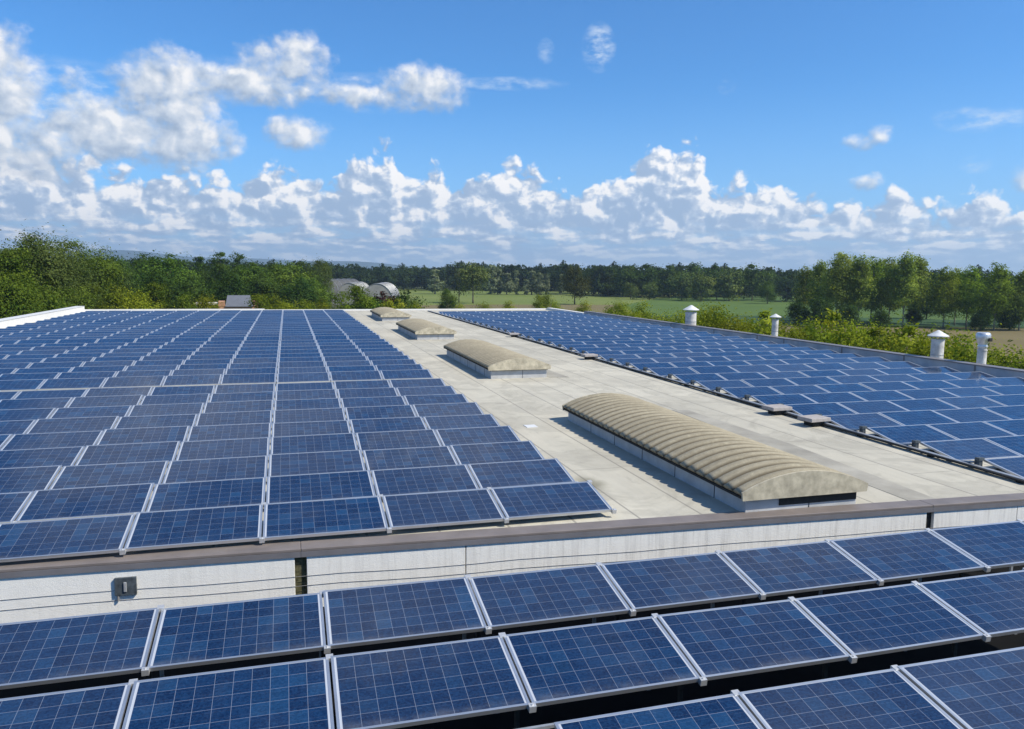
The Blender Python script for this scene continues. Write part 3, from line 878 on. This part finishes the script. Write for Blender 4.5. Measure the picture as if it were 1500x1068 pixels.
mb = MB(); mb.lathe([(.152, zt - .60), (.175, zt - .58), (.175, zt - .50), (.15, zt - .47), (.185, zt - .42), (.215, zt - .30), (.245, zt - .26), (.262, zt - .20), (.258, zt - .10), (.232, zt - .03), (.19, zt), (.001, zt + .008)], 28)
mb.obj('cowl', M['shiny'], o, smooth=True)
mb = MB(); mb.box(-.02, .13, -.300, -.235, zt - .33, zt - .20); mb.obj('cowl_mouth', M['dark'], o)

# ------------------------------------------------------------------ vegetation
rs = np.random.RandomState(5)
def crown_arrays(lobes, nleaf, size, seed, clump=.16, shell=.55):
    """leaf cards gathered in clumps over the surface and volume of several lobes; returns corner verts and tints"""
    r_ = np.random.RandomState(seed)
    L = np.array(lobes, float)
    wts = (L[:, 3] * L[:, 4] + L[:, 4] * L[:, 5] + L[:, 3] * L[:, 5]); wts /= wts.sum()
    ncl = int(min(230, max(40, nleaf // 62)))
    li = r_.choice(len(L), ncl, p=wts)
    dirs = r_.normal(size=(ncl, 3)); dirs[:, 2] += .12; dirs /= np.linalg.norm(dirs, axis=1)[:, None]
    rad = shell + (1.08 - shell) * r_.rand(ncl) ** .6
    cc = L[li, :3] + dirs * L[li, 3:6] * rad[:, None]
    ctint = np.clip(r_.normal(.5, .27, ncl), 0, 1)
    csz = (L[li, 3:6].mean(1)) * clump * (1 + .9 * r_.rand(ncl) ** 2)
    ci = r_.randint(0, ncl, nleaf)
    off = r_.normal(size=(nleaf, 3)) * csz[ci][:, None] * np.array([1.15, 1.15, .72])
    P = cc[ci] + off
    out = P - (L[li[ci], :3] - np.array([0, 0, .25])); out /= np.linalg.norm(out, axis=1)[:, None] + 1e-6
    nrm = out * .80 + r_.normal(size=(nleaf, 3)) * .42 + np.array([0, 0, .30]); nrm /= np.linalg.norm(nrm, axis=1)[:, None]
    tng = np.cross(nrm, r_.normal(size=(nleaf, 3))); tng /= np.linalg.norm(tng, axis=1)[:, None] + 1e-6
    bt = np.cross(nrm, tng)
    s = size * (.55 + .9 * r_.rand(nleaf))
    a = (tng * (s * .5)[:, None]); b = (bt * (s * .30)[:, None]); dr = nrm * (s * .10)[:, None]
    quad = np.stack([P - a, P - b + dr, P + a, P + b + dr], 1)         # a small pointed leaf spray
    tint = np.clip(ctint[ci] * .95 + r_.rand(nleaf) * .14 - .05, 0, 1)
    return quad.reshape(-1, 3), np.repeat(tint, 4)
def leaf_mesh(name, V_, T_, mat):
    n = len(V_) // 4
    me = bpy.data.meshes.new(name)
    me.vertices.add(len(V_)); me.vertices.foreach_set('co', V_.astype(np.float32).ravel())
    me.loops.add(4 * n); me.loops.foreach_set('vertex_index', np.arange(4 * n, dtype=np.int32))
    me.polygons.add(n); me.polygons.foreach_set('loop_start', np.arange(0, 4 * n, 4, dtype=np.int32))
    try: me.polygons.foreach_set('loop_total', np.full(n, 4, dtype=np.int32))
    except Exception: pass
    at = me.attributes.new('tint', 'FLOAT_COLOR', 'POINT')
    cdat = np.ones((len(V_), 4), np.float32); cdat[:, 0] = T_; cdat[:, 1] = T_; cdat[:, 2] = T_
    at.data.foreach_set('color', cdat.ravel())
    me.materials.append(mat); me.update(); me.validate(); return me
def trunk_mesh(h, r_, lobes, mat, seed, fork=.35):
    rg = random.Random(seed); mb = MB()
    pts = [(0, 0, -.1)]; n = 7
    for i in range(1, n + 1): pts.append((rg.uniform(-.02, .02) * h * .5 * i / n, rg.uniform(-.02, .02) * h * .5 * i / n, h * .80 * i / n))
    mb.tube(pts, [r_ * (1.25 if i == 0 else 1 - .82 * i / n) for i in range(n + 1)], 8)
    for (lx, ly, lz, *_q) in lobes:
        z0 = max(h * .12, min(lz - h * .12, h * .62)); k = z0 / (h * .80)
        mid = (lx * .5, ly * .5, (z0 + lz) * .5 + .03 * h)
        mb.tube([(0, 0, z0), mid, (lx, ly, lz)], [r_ * .5 * (1 - .5 * k), r_ * .3, r_ * .08], 6)
    return mb.mesh('trunk', mat, True)

LEAF = dict(
    deep=mat_leaf('leaf_deep_green', (.024, .052, .014), (.082, .130, .026)),
    mid=mat_leaf('leaf_mid_green', (.034, .074, .012), (.140, .200, .028)),
    bright=mat_leaf('leaf_yellow_green', (.050, .092, .010), (.20, .24, .028), .36),
    acid=mat_leaf('leaf_acid_green', (.085, .130, .010), (.33, .345, .034), .38),
    olive=mat_leaf('leaf_grey_green', (.050, .084, .020), (.175, .215, .060)),
    woodyellow=mat_leaf('leaf_wood_yellow_green', (.034, .070, .010), (.140, .185, .026), .34),
    woodolive=mat_leaf('leaf_wood_grey_green', (.045, .075, .018), (.115, .150, .042)),
    airy=mat_leaf('leaf_sunlit_grey_green', (.068, .112, .018), (.31, .37, .070), .45),
    airyg=mat_leaf('leaf_sunlit_green', (.062, .118, .014), (.29, .39, .042), .45),
    pale=mat_leaf('leaf_silver_green', (.085, .115, .060), (.22, .25, .14)),
    russet=mat_leaf('leaf_brown_green', (.036, .044, .014), (.095, .098, .026)),
    maroon=mat_leaf('leaf_dark_red', (.030, .014, .012), (.070, .030, .024)),
    forest=mat_leaf('leaf_forest', (.014, .032, .014), (.050, .082, .030)),
)
def round_lobes(w, h, base, seed, n=9):
    rg = random.Random(seed); L = []
    hz = (h - base)
    L.append((0, 0, base + hz * .48, w * .33, w * .33, hz * .42))
    for i in range(n):
        a = 2 * math.pi * i / n + rg.uniform(-.4, .4); t = rg.uniform(.18, .88)
        rr = w * .5 * (math.sin(math.pi * (t * .78 + .16)) ** .8) * .62
        s = w * rg.uniform(.15, .25)
        L.append((rr * math.cos(a), rr * math.sin(a), base + hz * t * .92, s, s, s * rg.uniform(.75, 1.1)))
    L.append((rg.uniform(-.1, .1) * w, rg.uniform(-.1, .1) * w, base + hz * .88, w * .15, w * .15, hz * .13))
    return L
def tall_lobes(w, h, base, seed, n=14):
    rg = random.Random(seed); L = []
    hz = h - base
    for i in range(n):
        t = (i + .5) / n; a = i * 2.4 + rg.uniform(-.5, .5)
        env = (1 - t) ** .55 * (.55 + .45 * min(1, t * 4))
        rr = w * .32 * env * rg.uniform(.5, 1.2); s = w * (.12 + .15 * env) * rg.uniform(.8, 1.25)
        L.append((rr * math.cos(a), rr * math.sin(a), base + hz * t * .96, s, s, s * rg.uniform(.8, 1.3)))
    return L
PROTO = {}
def proto_tree(kind, h, w, base, lobef, nleaf, leaf, mat, bark='bark', r_=.2, seeds=(1, 2, 3), clump=.20, shell=.5):
    out = []
    for s in seeds:
        L = lobef(w, h, base, s)
        V_, T_ = crown_arrays(L, nleaf, leaf, s + 100, clump, shell)
        zmax = np.percentile(V_[:, 2], 99.9)
        out.append((leaf_mesh('crown', V_, T_, LEAF[mat]), trunk_mesh(h, r_, L, M[bark], s), zmax, w))
    PROTO[kind] = out
proto_tree('wood', 13, 8.5, 1.5, round_lobes, 30000, .22, 'mid', seeds=(11, 12, 13), r_=.24, clump=.22)
proto_tree('woodgrey', 13, 8.5, 2.0, round_lobes, 30000, .21, 'woodolive', seeds=(14, 15), r_=.24, clump=.26)
proto_tree('woodbright', 13, 8.0, .8, round_lobes, 28000, .22, 'woodyellow', seeds=(16, 17), r_=.22, clump=.22)
proto_tree('dark', 12, 9, 1.0, round_lobes, 10000, .36, 'deep', seeds=(21, 22, 23), clump=.24)
proto_tree('darkbright', 12, 9, 1.0, round_lobes, 10000, .36, 'mid', seeds=(24, 25), clump=.24)
proto_tree('spire', 14, 5.5, 1.0, tall_lobes, 8000, .34, 'deep', seeds=(26, 27), clump=.30)
proto_tree('sapling', 8, 4.2, .8, tall_lobes, 9000, .19, 'bright', seeds=(31, 32, 33), r_=.10, clump=.34, shell=.3)
proto_tree('bush', 8, 5.0, .3, round_lobes, 12000, .18, 'acid', seeds=(34, 35, 36), r_=.10, clump=.30, shell=.35)
proto_tree('whip', 8, 2.6, .6, tall_lobes, 5000, .19, 'acid', seeds=(37, 38), r_=.07, clump=.40, shell=.2)
proto_tree('shade', 7, 6, .3, round_lobes, 7000, .32, 'deep', seeds=(41, 42), r_=.14, clump=.26)
proto_tree('red', 7, 4.5, .4, round_lobes, 6500, .32, 'maroon', seeds=(43,), r_=.12, clump=.26)
proto_tree('lone', 13, 10.5, 2.6, round_lobes, 5200, .52, 'olive', seeds=(51,), r_=.26, clump=.24)
proto_tree('brownlone', 13, 10.5, 2.6, round_lobes, 5200, .50, 'russet', seeds=(52,), r_=.26, clump=.26)
proto_tree('bare', 12, 6, 3, tall_lobes, 700, .45, 'russet', seeds=(53,), r_=.16, clump=.45)
proto_tree('poplar', 11, 4.6, .6, tall_lobes, 2000, .60, 'pale', 'palebark', seeds=(61, 62, 63), clump=.30)
proto_tree('willow', 10, 10, .4, round_lobes, 2600, .70, 'olive', seeds=(64, 65), clump=.26)
proto_tree('far', 14, 13, .8, round_lobes, 2600, .85, 'forest', seeds=(71, 72, 73), clump=.24)
proto_tree('fargreen', 14, 12.5, .5, round_lobes, 2800, .80, 'deep', seeds=(74, 75, 76), clump=.24)
proto_tree('airy', 14, 6.6, 4.2, tall_lobes, 9000, .36, 'airy', 'palebark', seeds=(81, 82, 83, 84), r_=.17, clump=.30, shell=.35)
proto_tree('airygreen', 14, 7.4, 4.0, tall_lobes, 9000, .36, 'airyg', 'palebark', seeds=(85, 86), r_=.17, clump=.30, shell=.35)

tr = random.Random(23)
def plant(kind, name, x_, y_, h, label, group, wk=1., cat='tree', cnt=[0]):
    lst = PROTO[kind]; cm_, tm_, zmax, w = lst[cnt[0] % len(lst)]; cnt[0] += 1
    o = empty(name, (x_, y_, 0), (0, 0, tr.uniform(0, 6.28)))
    s = h / zmax; o.scale = (s * wk, s * wk, s)
    link('trunk', tm_, o); link('crown', cm_, o)
    tag(o, label, cat, group); return o
# --- wood past the left parapet
G = 'trees of the wood past the left parapet'
for k, x_, y_, h, lb, wk in (
    ('woodbright', -27.4, 79.4, 13.0, 'yellow-green tree at the left edge of the photo, behind the white parapet', 1.0),
    ('wood', -25.6, 75.4, 12.3, 'tree with dark hollows just inside the left photo edge', 1.0),
    ('woodbright', -23.2, 77.8, 12.2, 'broad yellow-green tree standing behind the start of the left parapet', 1.05),
    ('woodgrey', -24.2, 89.9, 14.2, 'tallest grey-green tree of the left wood, with a ragged top', 1.0),
    ('woodgrey', -24.6, 97.1, 13.7, 'grey-green tree right of the tallest one in the left wood', .95),
    ('wood', -24.0, 105.4, 13.8, 'rounded green tree near the right shoulder of the left wood', .95),
    ('woodgrey', -24.4, 117.6, 13.4, 'last tall grey-green tree where the left wood drops away', .95),
    ('woodbright', -22.6, 73.9, 10.0, 'low leafy tree crowding the left parapet at the photo edge', .95),
    ('wood', -22.6, 80.6, 9.6, 'low dark-green tree behind the middle of the left parapet', 1.05),
    ('wood', -22.0, 89.4, 9.2, 'low green tree behind the corner of the left parapet', 1.1),
    ('woodbright', -20.9, 96.8, 8.7, 'low bright-green tree beyond the roof corner', 1.0),
    ('wood', -33.5, 92, 13.4, 'tree mostly hidden in the back of the left wood, nearest the photo edge', 1.1),
    ('wood', -31.5, 108, 13.8, 'tree mostly hidden in the back of the left wood, under its highest crowns', 1.1)):
    plant(k, 'broadleaf_tree', x_, y_, h, lb, G, wk)
# --- second wood behind the far parapet
G = 'trees of the wood behind the far end of the roof'
for k, x_, y_, h, lb, wk in (
    ('dark', -30.7, 167.2, 13.0, 'dark tree emerging right behind the shoulder of the left wood', 1.0),
    ('dark', -30.0, 190, 13.9, 'distant dark tree forming the dip next to the left wood', 1.1),
    ('darkbright', -20.2, 148.6, 13.3, 'large rounded tree with sunlit right side, left of the spires', 1.15),
    ('dark', -19.4, 156, 12.3, 'dark tree tucked behind the large rounded tree', 1.0),
    ('spire', -17.2, 174.2, 13.2, 'first narrow dark spire in the wood behind the roof', 1.0),
    ('dark', -12.4, 149.5, 11.9, 'broad dark tree in front of the narrow spires', 1.0),
    ('spire', -14.4, 186, 14.4, 'tall dark spire in the middle of the wood skyline', 1.0),
    ('spire', -10.6, 189.6, 14.4, 'tall dark spire at the right of the skyline spires', 1.0),
    ('darkbright', -6.4, 159.9, 12.0, 'rounded green tree right of the skyline spires', 1.0),
    ('darkbright', -3.0, 170, 12.2, 'rounded tree above the brick house', 1.0),
    ('darkbright', .7, 165, 12.3, 'light green tree left of the greenhouses', 1.05),
    ('dark', 3.6, 176, 12.6, 'dark tree behind the light green one left of the greenhouses', 1.0),
    ('woodgrey', 7.0, 192, 13.4, 'pale green last tree of the wood next to the greenhouses', .9),
    ('dark', -18.9, 128.6, 10.6, 'dark tree low in the wood above the row of young trees', 1.0),
    ('dark', -9.2, 131, 10.2, 'rounded dark tree directly behind the brick house', 1.15),
    ('dark', -14.4, 126.4, 9.8, 'low dark tree between the rounded one and the brick house', 1.0),
    ('dark', -3.9, 140, 10.0, 'low dark tree right of the brick house', 1.1),
    ('dark', 1.6, 138, 9.6, 'low dark tree hiding the greenhouse side', 1.1),
    ('dark', -25.0, 140, 11, 'dark tree behind the low trees at the roof corner', 1.1),
    ('dark', -7.0, 178, 12.4, 'dark tree between the spires and the brick house', 1.1),
    ('darkbright', 5.0, 150, 9.2, 'small dark tree left of the pale greenhouse roof', .9)):
    plant(k, 'broadleaf_tree', x_, y_, h, lb, G, wk)
# --- young trees at the far wall
G = 'young trees along the far end of the roof'
for i, (k, x_, y_, h, lb) in enumerate((
    ('sapling', -17.8, 94.3, 9.3, 'yellow-green young tree beyond the left rear roof corner'), ('bush', -15.6, 90.7, 8.5, 'low acid-green shrub next to the left rear roof corner'),
    ('sapling', -15.2, 102.8, 9.0, 'young tree a little right of the left rear roof corner'), ('sapling', -11.6, 97.3, 8.0, 'young tree left of the brick house, with two soft tops'),
    ('bush', -9.9, 101.5, 7.6, 'bushy young tree just left of the brick house'), ('sapling', -3.1, 91.9, 7.9, 'yellow-green young tree just right of the brick house'),
    ('sapling', -1.6, 96.0, 7.9, 'young tree second right of the brick house'), ('bush', -.4, 90, 7.3, 'low yellow-green shrub in the middle of the far parapet'),
    ('bush', 2.0, 92, 7.2, 'low round shrub above the central panel columns'), ('bush', 3.8, 95.9, 7.2, 'low shrub left of the tall young pair before the greenhouses'),
    ('sapling', 6.1, 93.8, 8.1, 'left one of the tall young pair in front of the greenhouses'), ('sapling', 8.1, 96.7, 8.9, 'right and taller one of the young pair in front of the greenhouses'),
    ('sapling', 9.2, 94.6, 8.1, 'young tree right beside the tall pair in front of the greenhouses'), ('whip', 11.4, 92.5, 7.2, 'thin acid-green sapling over the farthest skylight'),
    ('whip', 12.9, 94.5, 7.2, 'second thin sapling over the farthest skylight'), ('bush', 15.2, 95.5, 6.9, 'small acid-green shrub right of the farthest skylight'))):
    plant(k, 'young_tree', x_, y_, h, lb, G, 1.)
G = 'shrubs in front of the greenhouses'
for k, x_, y_, h, lb in (('shade', 11.7, 112, 7.0, 'dark shrub below the left greenhouse arch'), ('red', 13.6, 116, 7.5, 'dark red shrub in front of the right greenhouse'),
                         ('shade', 15.4, 112, 6.6, 'dark shrub between the red shrub and the rounded one'), ('shade', 17.4, 116.8, 7.7, 'rounded dark shrub at the right end of the greenhouses')):
    plant(k, 'shrub', x_, y_, h, lb, G, .95, 'shrub')
# --- single trees in the meadow
plant('lone', 'field_tree', 59.8, 255.1, 13.8, 'big rounded green tree standing alone on the meadow', None, 1.0)
plant('bare', 'field_tree', 56.5, 262, 11.9, 'thin half bare tree left of the lone green tree', None, 1.1)
plant('brownlone', 'field_tree', 92.4, 245.2, 12.9, 'brownish green tree standing alone on the meadow', None, .95)
plant('darkbright', 'shrub', 35.3, 176.5, 6.8, 'dense green bush below the thin half bare tree', None, .85, 'shrub')
G = 'bushes along the far edge of the right-hand array'
for k, x_, y_, h, lb in (('bush', 23.2, 107.5, 6.3, 'low shrub behind the left end of the right-hand array'), ('bush', 26.2, 105.5, 6.4, 'low shrub below the lone green tree'),
                         ('bush', 32.7, 115.5, 6.2, 'low shrub halfway between the two lone trees'), ('sapling', 44.0, 131, 7.0, 'bushy young tree left of the brownish lone tree'),
                         ('sapling', 40.4, 124, 6.9, 'wide bush left of the brownish lone tree'), ('bush', 37.7, 108.5, 6.4, 'low shrub below the wide bush'),
                         ('bush', 43.5, 111, 6.4, 'low shrub below the brownish lone tree'), ('bush', 47, 106, 6.6, 'low shrub right of the brownish lone tree')):
    plant(k, 'shrub', x_, y_, h, lb, G, 1., 'shrub')
# --- pale poplars against the far wood
G = 'pale poplars in front of the far wood'
for x_, y_, h, wk, lb in ((67.3, 365.9, 11.6, 1.5, 'pale poplar left of the lone green tree, broadest and alone'), (93.1, 360.2, 14.0, 1.2, 'tallest pale poplar, right behind the lone green tree'),
                          (97.0, 362.2, 12.7, 1.2, 'second pale poplar right of the lone green tree'), (99.9, 356.4, 10.2, 1.5, 'short wide pale poplar beside the two tall ones'),
                          (104.6, 357.2, 11.6, .8, 'slim pale poplar standing apart right of the wide one'), (108.8, 353.8, 7.6, 1.3, 'lowest pale poplar, like a bush'),
                          (112.4, 356.7, 11.3, 1.3, 'left of the paired pale poplars between the lone trees'), (115, 352, 10.6, 1.2, 'right of the paired pale poplars between the lone trees'),
                          (118.6, 351.8, 9.8, .75, 'slim pale poplar left of the brownish lone tree'), (125, 350.4, 9.9, .7, 'slimmest pale poplar, nearest the brownish lone tree')):
    plant('poplar', 'poplar', x_, y_, h, lb, G, wk)
# --- broad trees of the far right wood edge
G = 'broad trees along the edge of the far wood'
PX = 'dark rounded tree of the far wood edge'
for k, x_, y_, h, lb in (
    ('fargreen', 136.7, 338.4, 14.3, 'far tree just right of the brownish lone tree'), ('fargreen', 142.2, 332.9, 14.0, 'far tree second right of the brownish lone tree'),
    ('fargreen', 144.3, 318.9, 14.3, 'far tree third right of the brownish lone tree'), ('fargreen', 151.6, 317.7, 14.7, 'far tree behind the pale willow pair'),
    ('fargreen', 156.9, 319.6, 15.0, 'far tree right behind the pale willow pair'), ('fargreen', 156.7, 301.7, 14.6, 'far tree left above the first vent pipe'),
    ('willow', 151.8, 281.7, 11.6, 'grey-green tree directly above the first vent pipe'), ('fargreen', 171.5, 305.1, 15.7, 'tallest far tree right of the first vent pipe'),
    ('willow', 153.4, 269.4, 11.2, 'grey-green rounded tree in front of the tallest far tree'), ('fargreen', 168.8, 283.6, 14.3, 'broad far tree between the first two vent pipes'),
    ('willow', 167.7, 272.6, 13.2, 'broad grey-green tree between the first two vent pipes'), ('fargreen', 180.5, 276.3, 15.1, 'round-topped far tree standing apart left of the slim vent pipe'),
    ('fargreen', 193.5, 285.6, 13.0, 'far tree above the slim vent pipe'), ('darkbright', 167.1, 246, 8.4, 'light green field tree left of the slim vent pipe'),
    ('willow', 140.5, 287.5, 7.6, 'right one of the pale willow pair on the meadow edge'), ('willow', 135.4, 294.6, 7.0, 'left one of the pale willow pair on the meadow edge'),
    ('far', 216.9, 312.0, 12.6, 'hazy far tree in the gap left of the tall right-hand trees'), ('far', 186.5, 262.3, 11.6, 'dark tree left of the tall right-hand trees'),
    ('far', 196, 268, 12.3, 'dark tree behind the left end of the tall right-hand trees')):
    plant(k, 'broadleaf_tree', x_, y_, h, lb, G, 1.0)
# --- tall airy trees on the right
G = 'tall airy trees in a line on the right'
names = ['leftmost tall airy tree, lower and thin topped', 'second tall airy tree from the left', 'tall airy tree with the highest round head near the left of the line', 'tall airy tree right beside the highest round head',
         'slender tall tree between the slim vent pipe and the capped vent', 'tall tree with a dark green head at the middle of the line', 'dark headed tree in the middle, set further back', 'tree set between the dark heads and the second high head',
         'second high-headed airy tree, with sky under its crown', 'narrow pointed tree right of the second high head', 'low dark tree in the gap above the wide capped vent', 'bright green tree just above the wide capped vent',
         'bright green tree right above the wide capped vent', 'bright green tree between the wide capped vent and the shiny cowl', 'low dark tree above the shiny cowl', 'tall bright green tree right of the shiny cowl, with a rounded head',
         'dark low tree right of the rounded bright one', 'airy tree at the right edge of the photo', 'airy tree cut off by the right edge of the photo']
pos = [(119.4, 160.5, 12.6), (115.9, 150.6, 13.8), (112.5, 140.5, 15.4), (118.4, 143.5, 14.6), (115.8, 137.8, 14.7), (125.5, 145.3, 14.7), (129.7, 147.0, 14.2), (123.6, 137.7, 14.4), (122.2, 132.2, 15.3), (130.7, 137.9, 14.9), (149.6, 154.4, 11.6), (127.5, 127.1, 12.4), (136.0, 132.7, 12.2), (131.7, 125.6, 12.6), (146.9, 135.7, 11.6), (132.0, 119.4, 13.2), (146.2, 129.0, 11.0), (136.2, 117.6, 11.9), (139.2, 117.3, 12.9)]
for i, ((x_, y_, h), lb) in enumerate(zip(pos, names)):
    k = 'dark' if i in (10, 14, 16) else ('airygreen' if i in (3, 5, 11, 13, 15) else 'airy')
    plant(k, 'tall_tree', x_, y_, h, lb, G, 1.0 if k != 'dark' else .8)
G = 'low bushes under the tall airy trees'
for x_, y_, h, lb in ((102.9, 132.8, 6.1, 'dark bush under the left end of the tall trees'), (100.4, 136.5, 5.5, 'dark bush at the field edge left of the tall trees'), (107.1, 130.1, 4.9, 'dark bush under the highest round head'),
                      (110.1, 124.6, 4.2, 'low bush under the middle of the tall trees'), (130.5, 138.1, 4.4, 'bush between the trunks of the tall trees'), (128.2, 118.8, 4.5, 'bush below the shiny cowl side of the tall trees'), (135, 118.7, 5.0, 'bush under the right edge trees')):
    plant('shade', 'shrub', x_, y_, h, lb, G, 1.0, 'shrub')
# --- young trees just outside the right parapet
G = 'young yellow-green trees outside the right parapet'
rb = [(29.5, 67.7, 7.8), (31.3, 67.8, 7.6), (33.1, 69.3, 8.2), (30.4, 61.4, 7.6), (32.2, 62.6, 7.4), (29.5, 55.4, 7.9), (31.3, 56.7, 7.9), (33.1, 58.1, 8.3), (30.4, 51.8, 8.7), (32.2, 53.6, 8.1), (29.5, 47.7, 8.1), (31.3, 49.2, 7.9), (33.1, 50.4, 7.7), (30.4, 45.0, 8.5), (32.2, 46.4, 7.9), (29.5, 41.2, 8.0), (31.3, 42.6, 7.9), (33.1, 44.1, 8.0), (30.4, 39.3, 8.1), (32.2, 40.5, 8.7), (29.5, 36.1, 8.3), (31.3, 37.3, 8.0), (33.1, 38.4, 8.2), (30.4, 34.4, 8.1), (32.2, 35.5, 8.4), (29.5, 31.6, 8.4), (31.3, 32.7, 8.0), (33.1, 33.9, 8.0), (30.4, 30.3, 8.1), (32.2, 31.2, 8.1), (29.5, 27.9, 8.1), (31.3, 28.8, 7.5), (33.1, 29.6, 7.5), (30.4, 26.5, 7.7), (32.2, 27.4, 7.7)]
rb.sort(key=lambda q: math.atan2(q[0], q[1]))
for i, (x_, y_, h) in enumerate(rb):
    k = 'whip' if i in (13, 19, 23, 25) else ('bush' if i % 3 else 'sapling')
    lb = '%s, %s from the left along the right parapet' % ({'whip': 'thin upright acid-green sapling', 'bush': 'bushy yellow-green young tree', 'sapling': 'loose green young tree'}[k], ordinal(i + 1))
    plant(k, 'young_tree', x_, y_, h * .96, lb, G, .82 if k == 'bush' else 1.)

# --- the far wood as one mass
def far_wood():
    VV, TT = [], []
    rg = np.random.RandomState(9)
    srcs = []
    for s in (201, 202, 203, 204):
        L = round_lobes(13, 14, .3, s); srcs.append(crown_arrays(L, 1100, 1.25, s, .25, .5))
    spots = []
    # (bearing from, to, distance, height, count)
    for a0, a1, d, h, n in ((1.5, 27, 505, 14.2, 60), (2, 26.5, 475, 13.2, 52), (2, 12.5, 445, 12.0, 26), (12, 20.5, 452, 15.6, 24), (20, 32, 400, 14.0, 34), (22, 33.5, 372, 13.8, 30), (30, 52, 430, 13.6, 44), (-12, 4, 420, 15, 30), (-26, -8, 330, 14, 40)):
        for i in range(n):
            a = R(a0 + (a1 - a0) * (i + rg.rand() * .9) / n); dd = d + rg.uniform(-14, 14)
            spots.append((dd * math.sin(a), dd * math.cos(a), h * rg.uniform(.84, 1.12), rg.uniform(.75, 1.15)))
    for i, (x_, y_, h, w) in enumerate(spots):
        V_, T_ = srcs[i % 4]; a = rg.rand() * 6.28; s = h / 14.2
        c, n_ = math.cos(a), math.sin(a)
        q = np.stack([(V_[:, 0] * c - V_[:, 1] * n_) * s * w + x_, (V_[:, 0] * n_ + V_[:, 1] * c) * s * w + y_, V_[:, 2] * s], 1)
        VV.append(q); TT.append(np.clip(T_ + rg.uniform(-.35, .45), 0, 1))
    me = leaf_mesh('far_wood', np.concatenate(VV), np.concatenate(TT), LEAF['forest'])
    o = link('far_wood', me); tag(o, 'dark band of distant woodland closing the fields', 'woodland', None, 'stuff')
far_wood()

# ------------------------------------------------------------------ greenhouses and house beyond the roof
def greenhouse(x_, y_, w, l, eave, rise, rz, label):
    o = empty('greenhouse', (x_, y_, 0), (0, 0, R(rz))); tag(o, label, 'greenhouse', 'arched greenhouses beyond the roof')
    n = 18; prof = [(-w / 2, 0)] + [(-w / 2 * math.cos(math.pi * i / n), eave + rise * math.sin(math.pi * i / n)) for i in range(n + 1)] + [(w / 2, 0)]
    mb = MB(); k = len(prof)
    mb.add([(a, -l / 2, z) for a, z in prof] + [(a, l / 2, z) for a, z in prof], [(i, i + 1, k + i + 1, k + i) for i in range(k - 1)])
    mb.obj('film_cover', M['film'], o, smooth=True)
    for s in (-1, 1):
        mb = MB(); mb.add([(a * .995, s * (l / 2 - .05), z * .995) for a, z in prof], [tuple(range(k)) if s < 0 else tuple(range(k - 1, -1, -1))]); mb.obj('end_wall', M['film2'], o)
    mb = MB()
    for j in range(int(l / 2.5) + 1):
        y = -l / 2 + j * 2.5; mb.tube([(a * 1.006, y, z * 1.006) for a, z in prof], .06, 5)
    mb.obj('hoop', M['galv'], o)
    mb = MB(); mb.box(-1.4, 1.4, -l / 2 - .06, -l / 2 + .02, 0, 2.6); mb.obj('door', M['slate'], o)
greenhouse(16.8, 203, 6.2, 24, 3.2, 4.4, -12, 'left arched greenhouse of the front pair, half hidden by young trees')
greenhouse(23.3, 201, 7.5, 24, 3.0, 4.5, -12, 'right arched greenhouse of the front pair, with a pale rounded end')
greenhouse(11.8, 228, 7.2, 22, 4.0, 4.2, -40, 'rear greenhouse on the left with a bright white roof edge')
h = empty('brick_house', (-6.4, 112, 0), (0, 0, R(4))); h.scale = (.58, .7, 1.0); tag(h, 'small orange brick house with grey sheet roof beyond the far parapet', 'house')
mb = MB(); mb.box(-4.4, 4.4, -3, 3, 0, 5.7); mb.obj('wall', M['brick'], h)
mb = MB(); mb.add([(-2.9, -3.4, 5.72), (3.2, -3.4, 5.72), (2.6, 0, 7.1), (-2.4, 0, 7.1), (-2.9, -3.4, 5.6), (3.2, -3.4, 5.6), (2.6, 0, 6.98), (-2.4, 0, 6.98)], [(0, 1, 2, 3), (7, 6, 5, 4), (0, 4, 5, 1), (1, 5, 6, 2), (2, 6, 7, 3), (3, 7, 4, 0)]); mb.obj('roof', M['slate'], h)
mb = MB(); mb.box(-4.4, -2.95, -3.05, 2.9, 5.703, 6.3); mb.box(3.25, 4.4, -3.05, 2.9, 5.703, 6.3); mb.obj('gable', M['brick'], h)
mb = MB(); mb.box(-9.5, -4.5, -2, 3, 5.9, 6.1); mb.obj('porch_roof', M['plaster'], h)
mb = MB()
for q in (-9.2, -6.8): mb.box(q, q + .25, -1.8, -1.55, 0, 5.897)
mb.obj('porch_post', M['plaster'], h)

# ------------------------------------------------------------------ air
def haze():
    mb = MB(); mb.box(-6900, 6900, -6900, 6900, -1, 240)
    m_ = bpy.data.materials.new('air'); m_.use_nodes = True
    nt = m_.node_tree; nt.nodes.clear()
    out = nt.nodes.new('ShaderNodeOutputMaterial'); v = nt.nodes.new('ShaderNodeVolumePrincipled')
    v.inputs['Color'].default_value = (.62, .82, 1.0, 1); v.inputs['Density'].default_value = 0.00018
    v.inputs['Anisotropy'].default_value = .2
    nt.links.new(v.outputs[0], out.inputs['Volume'])
    o = mb.obj('haze', m_); tag(o, 'thin bluish air over the fields', 'haze', None, 'stuff')
    for k in ('ground',): pass
haze()
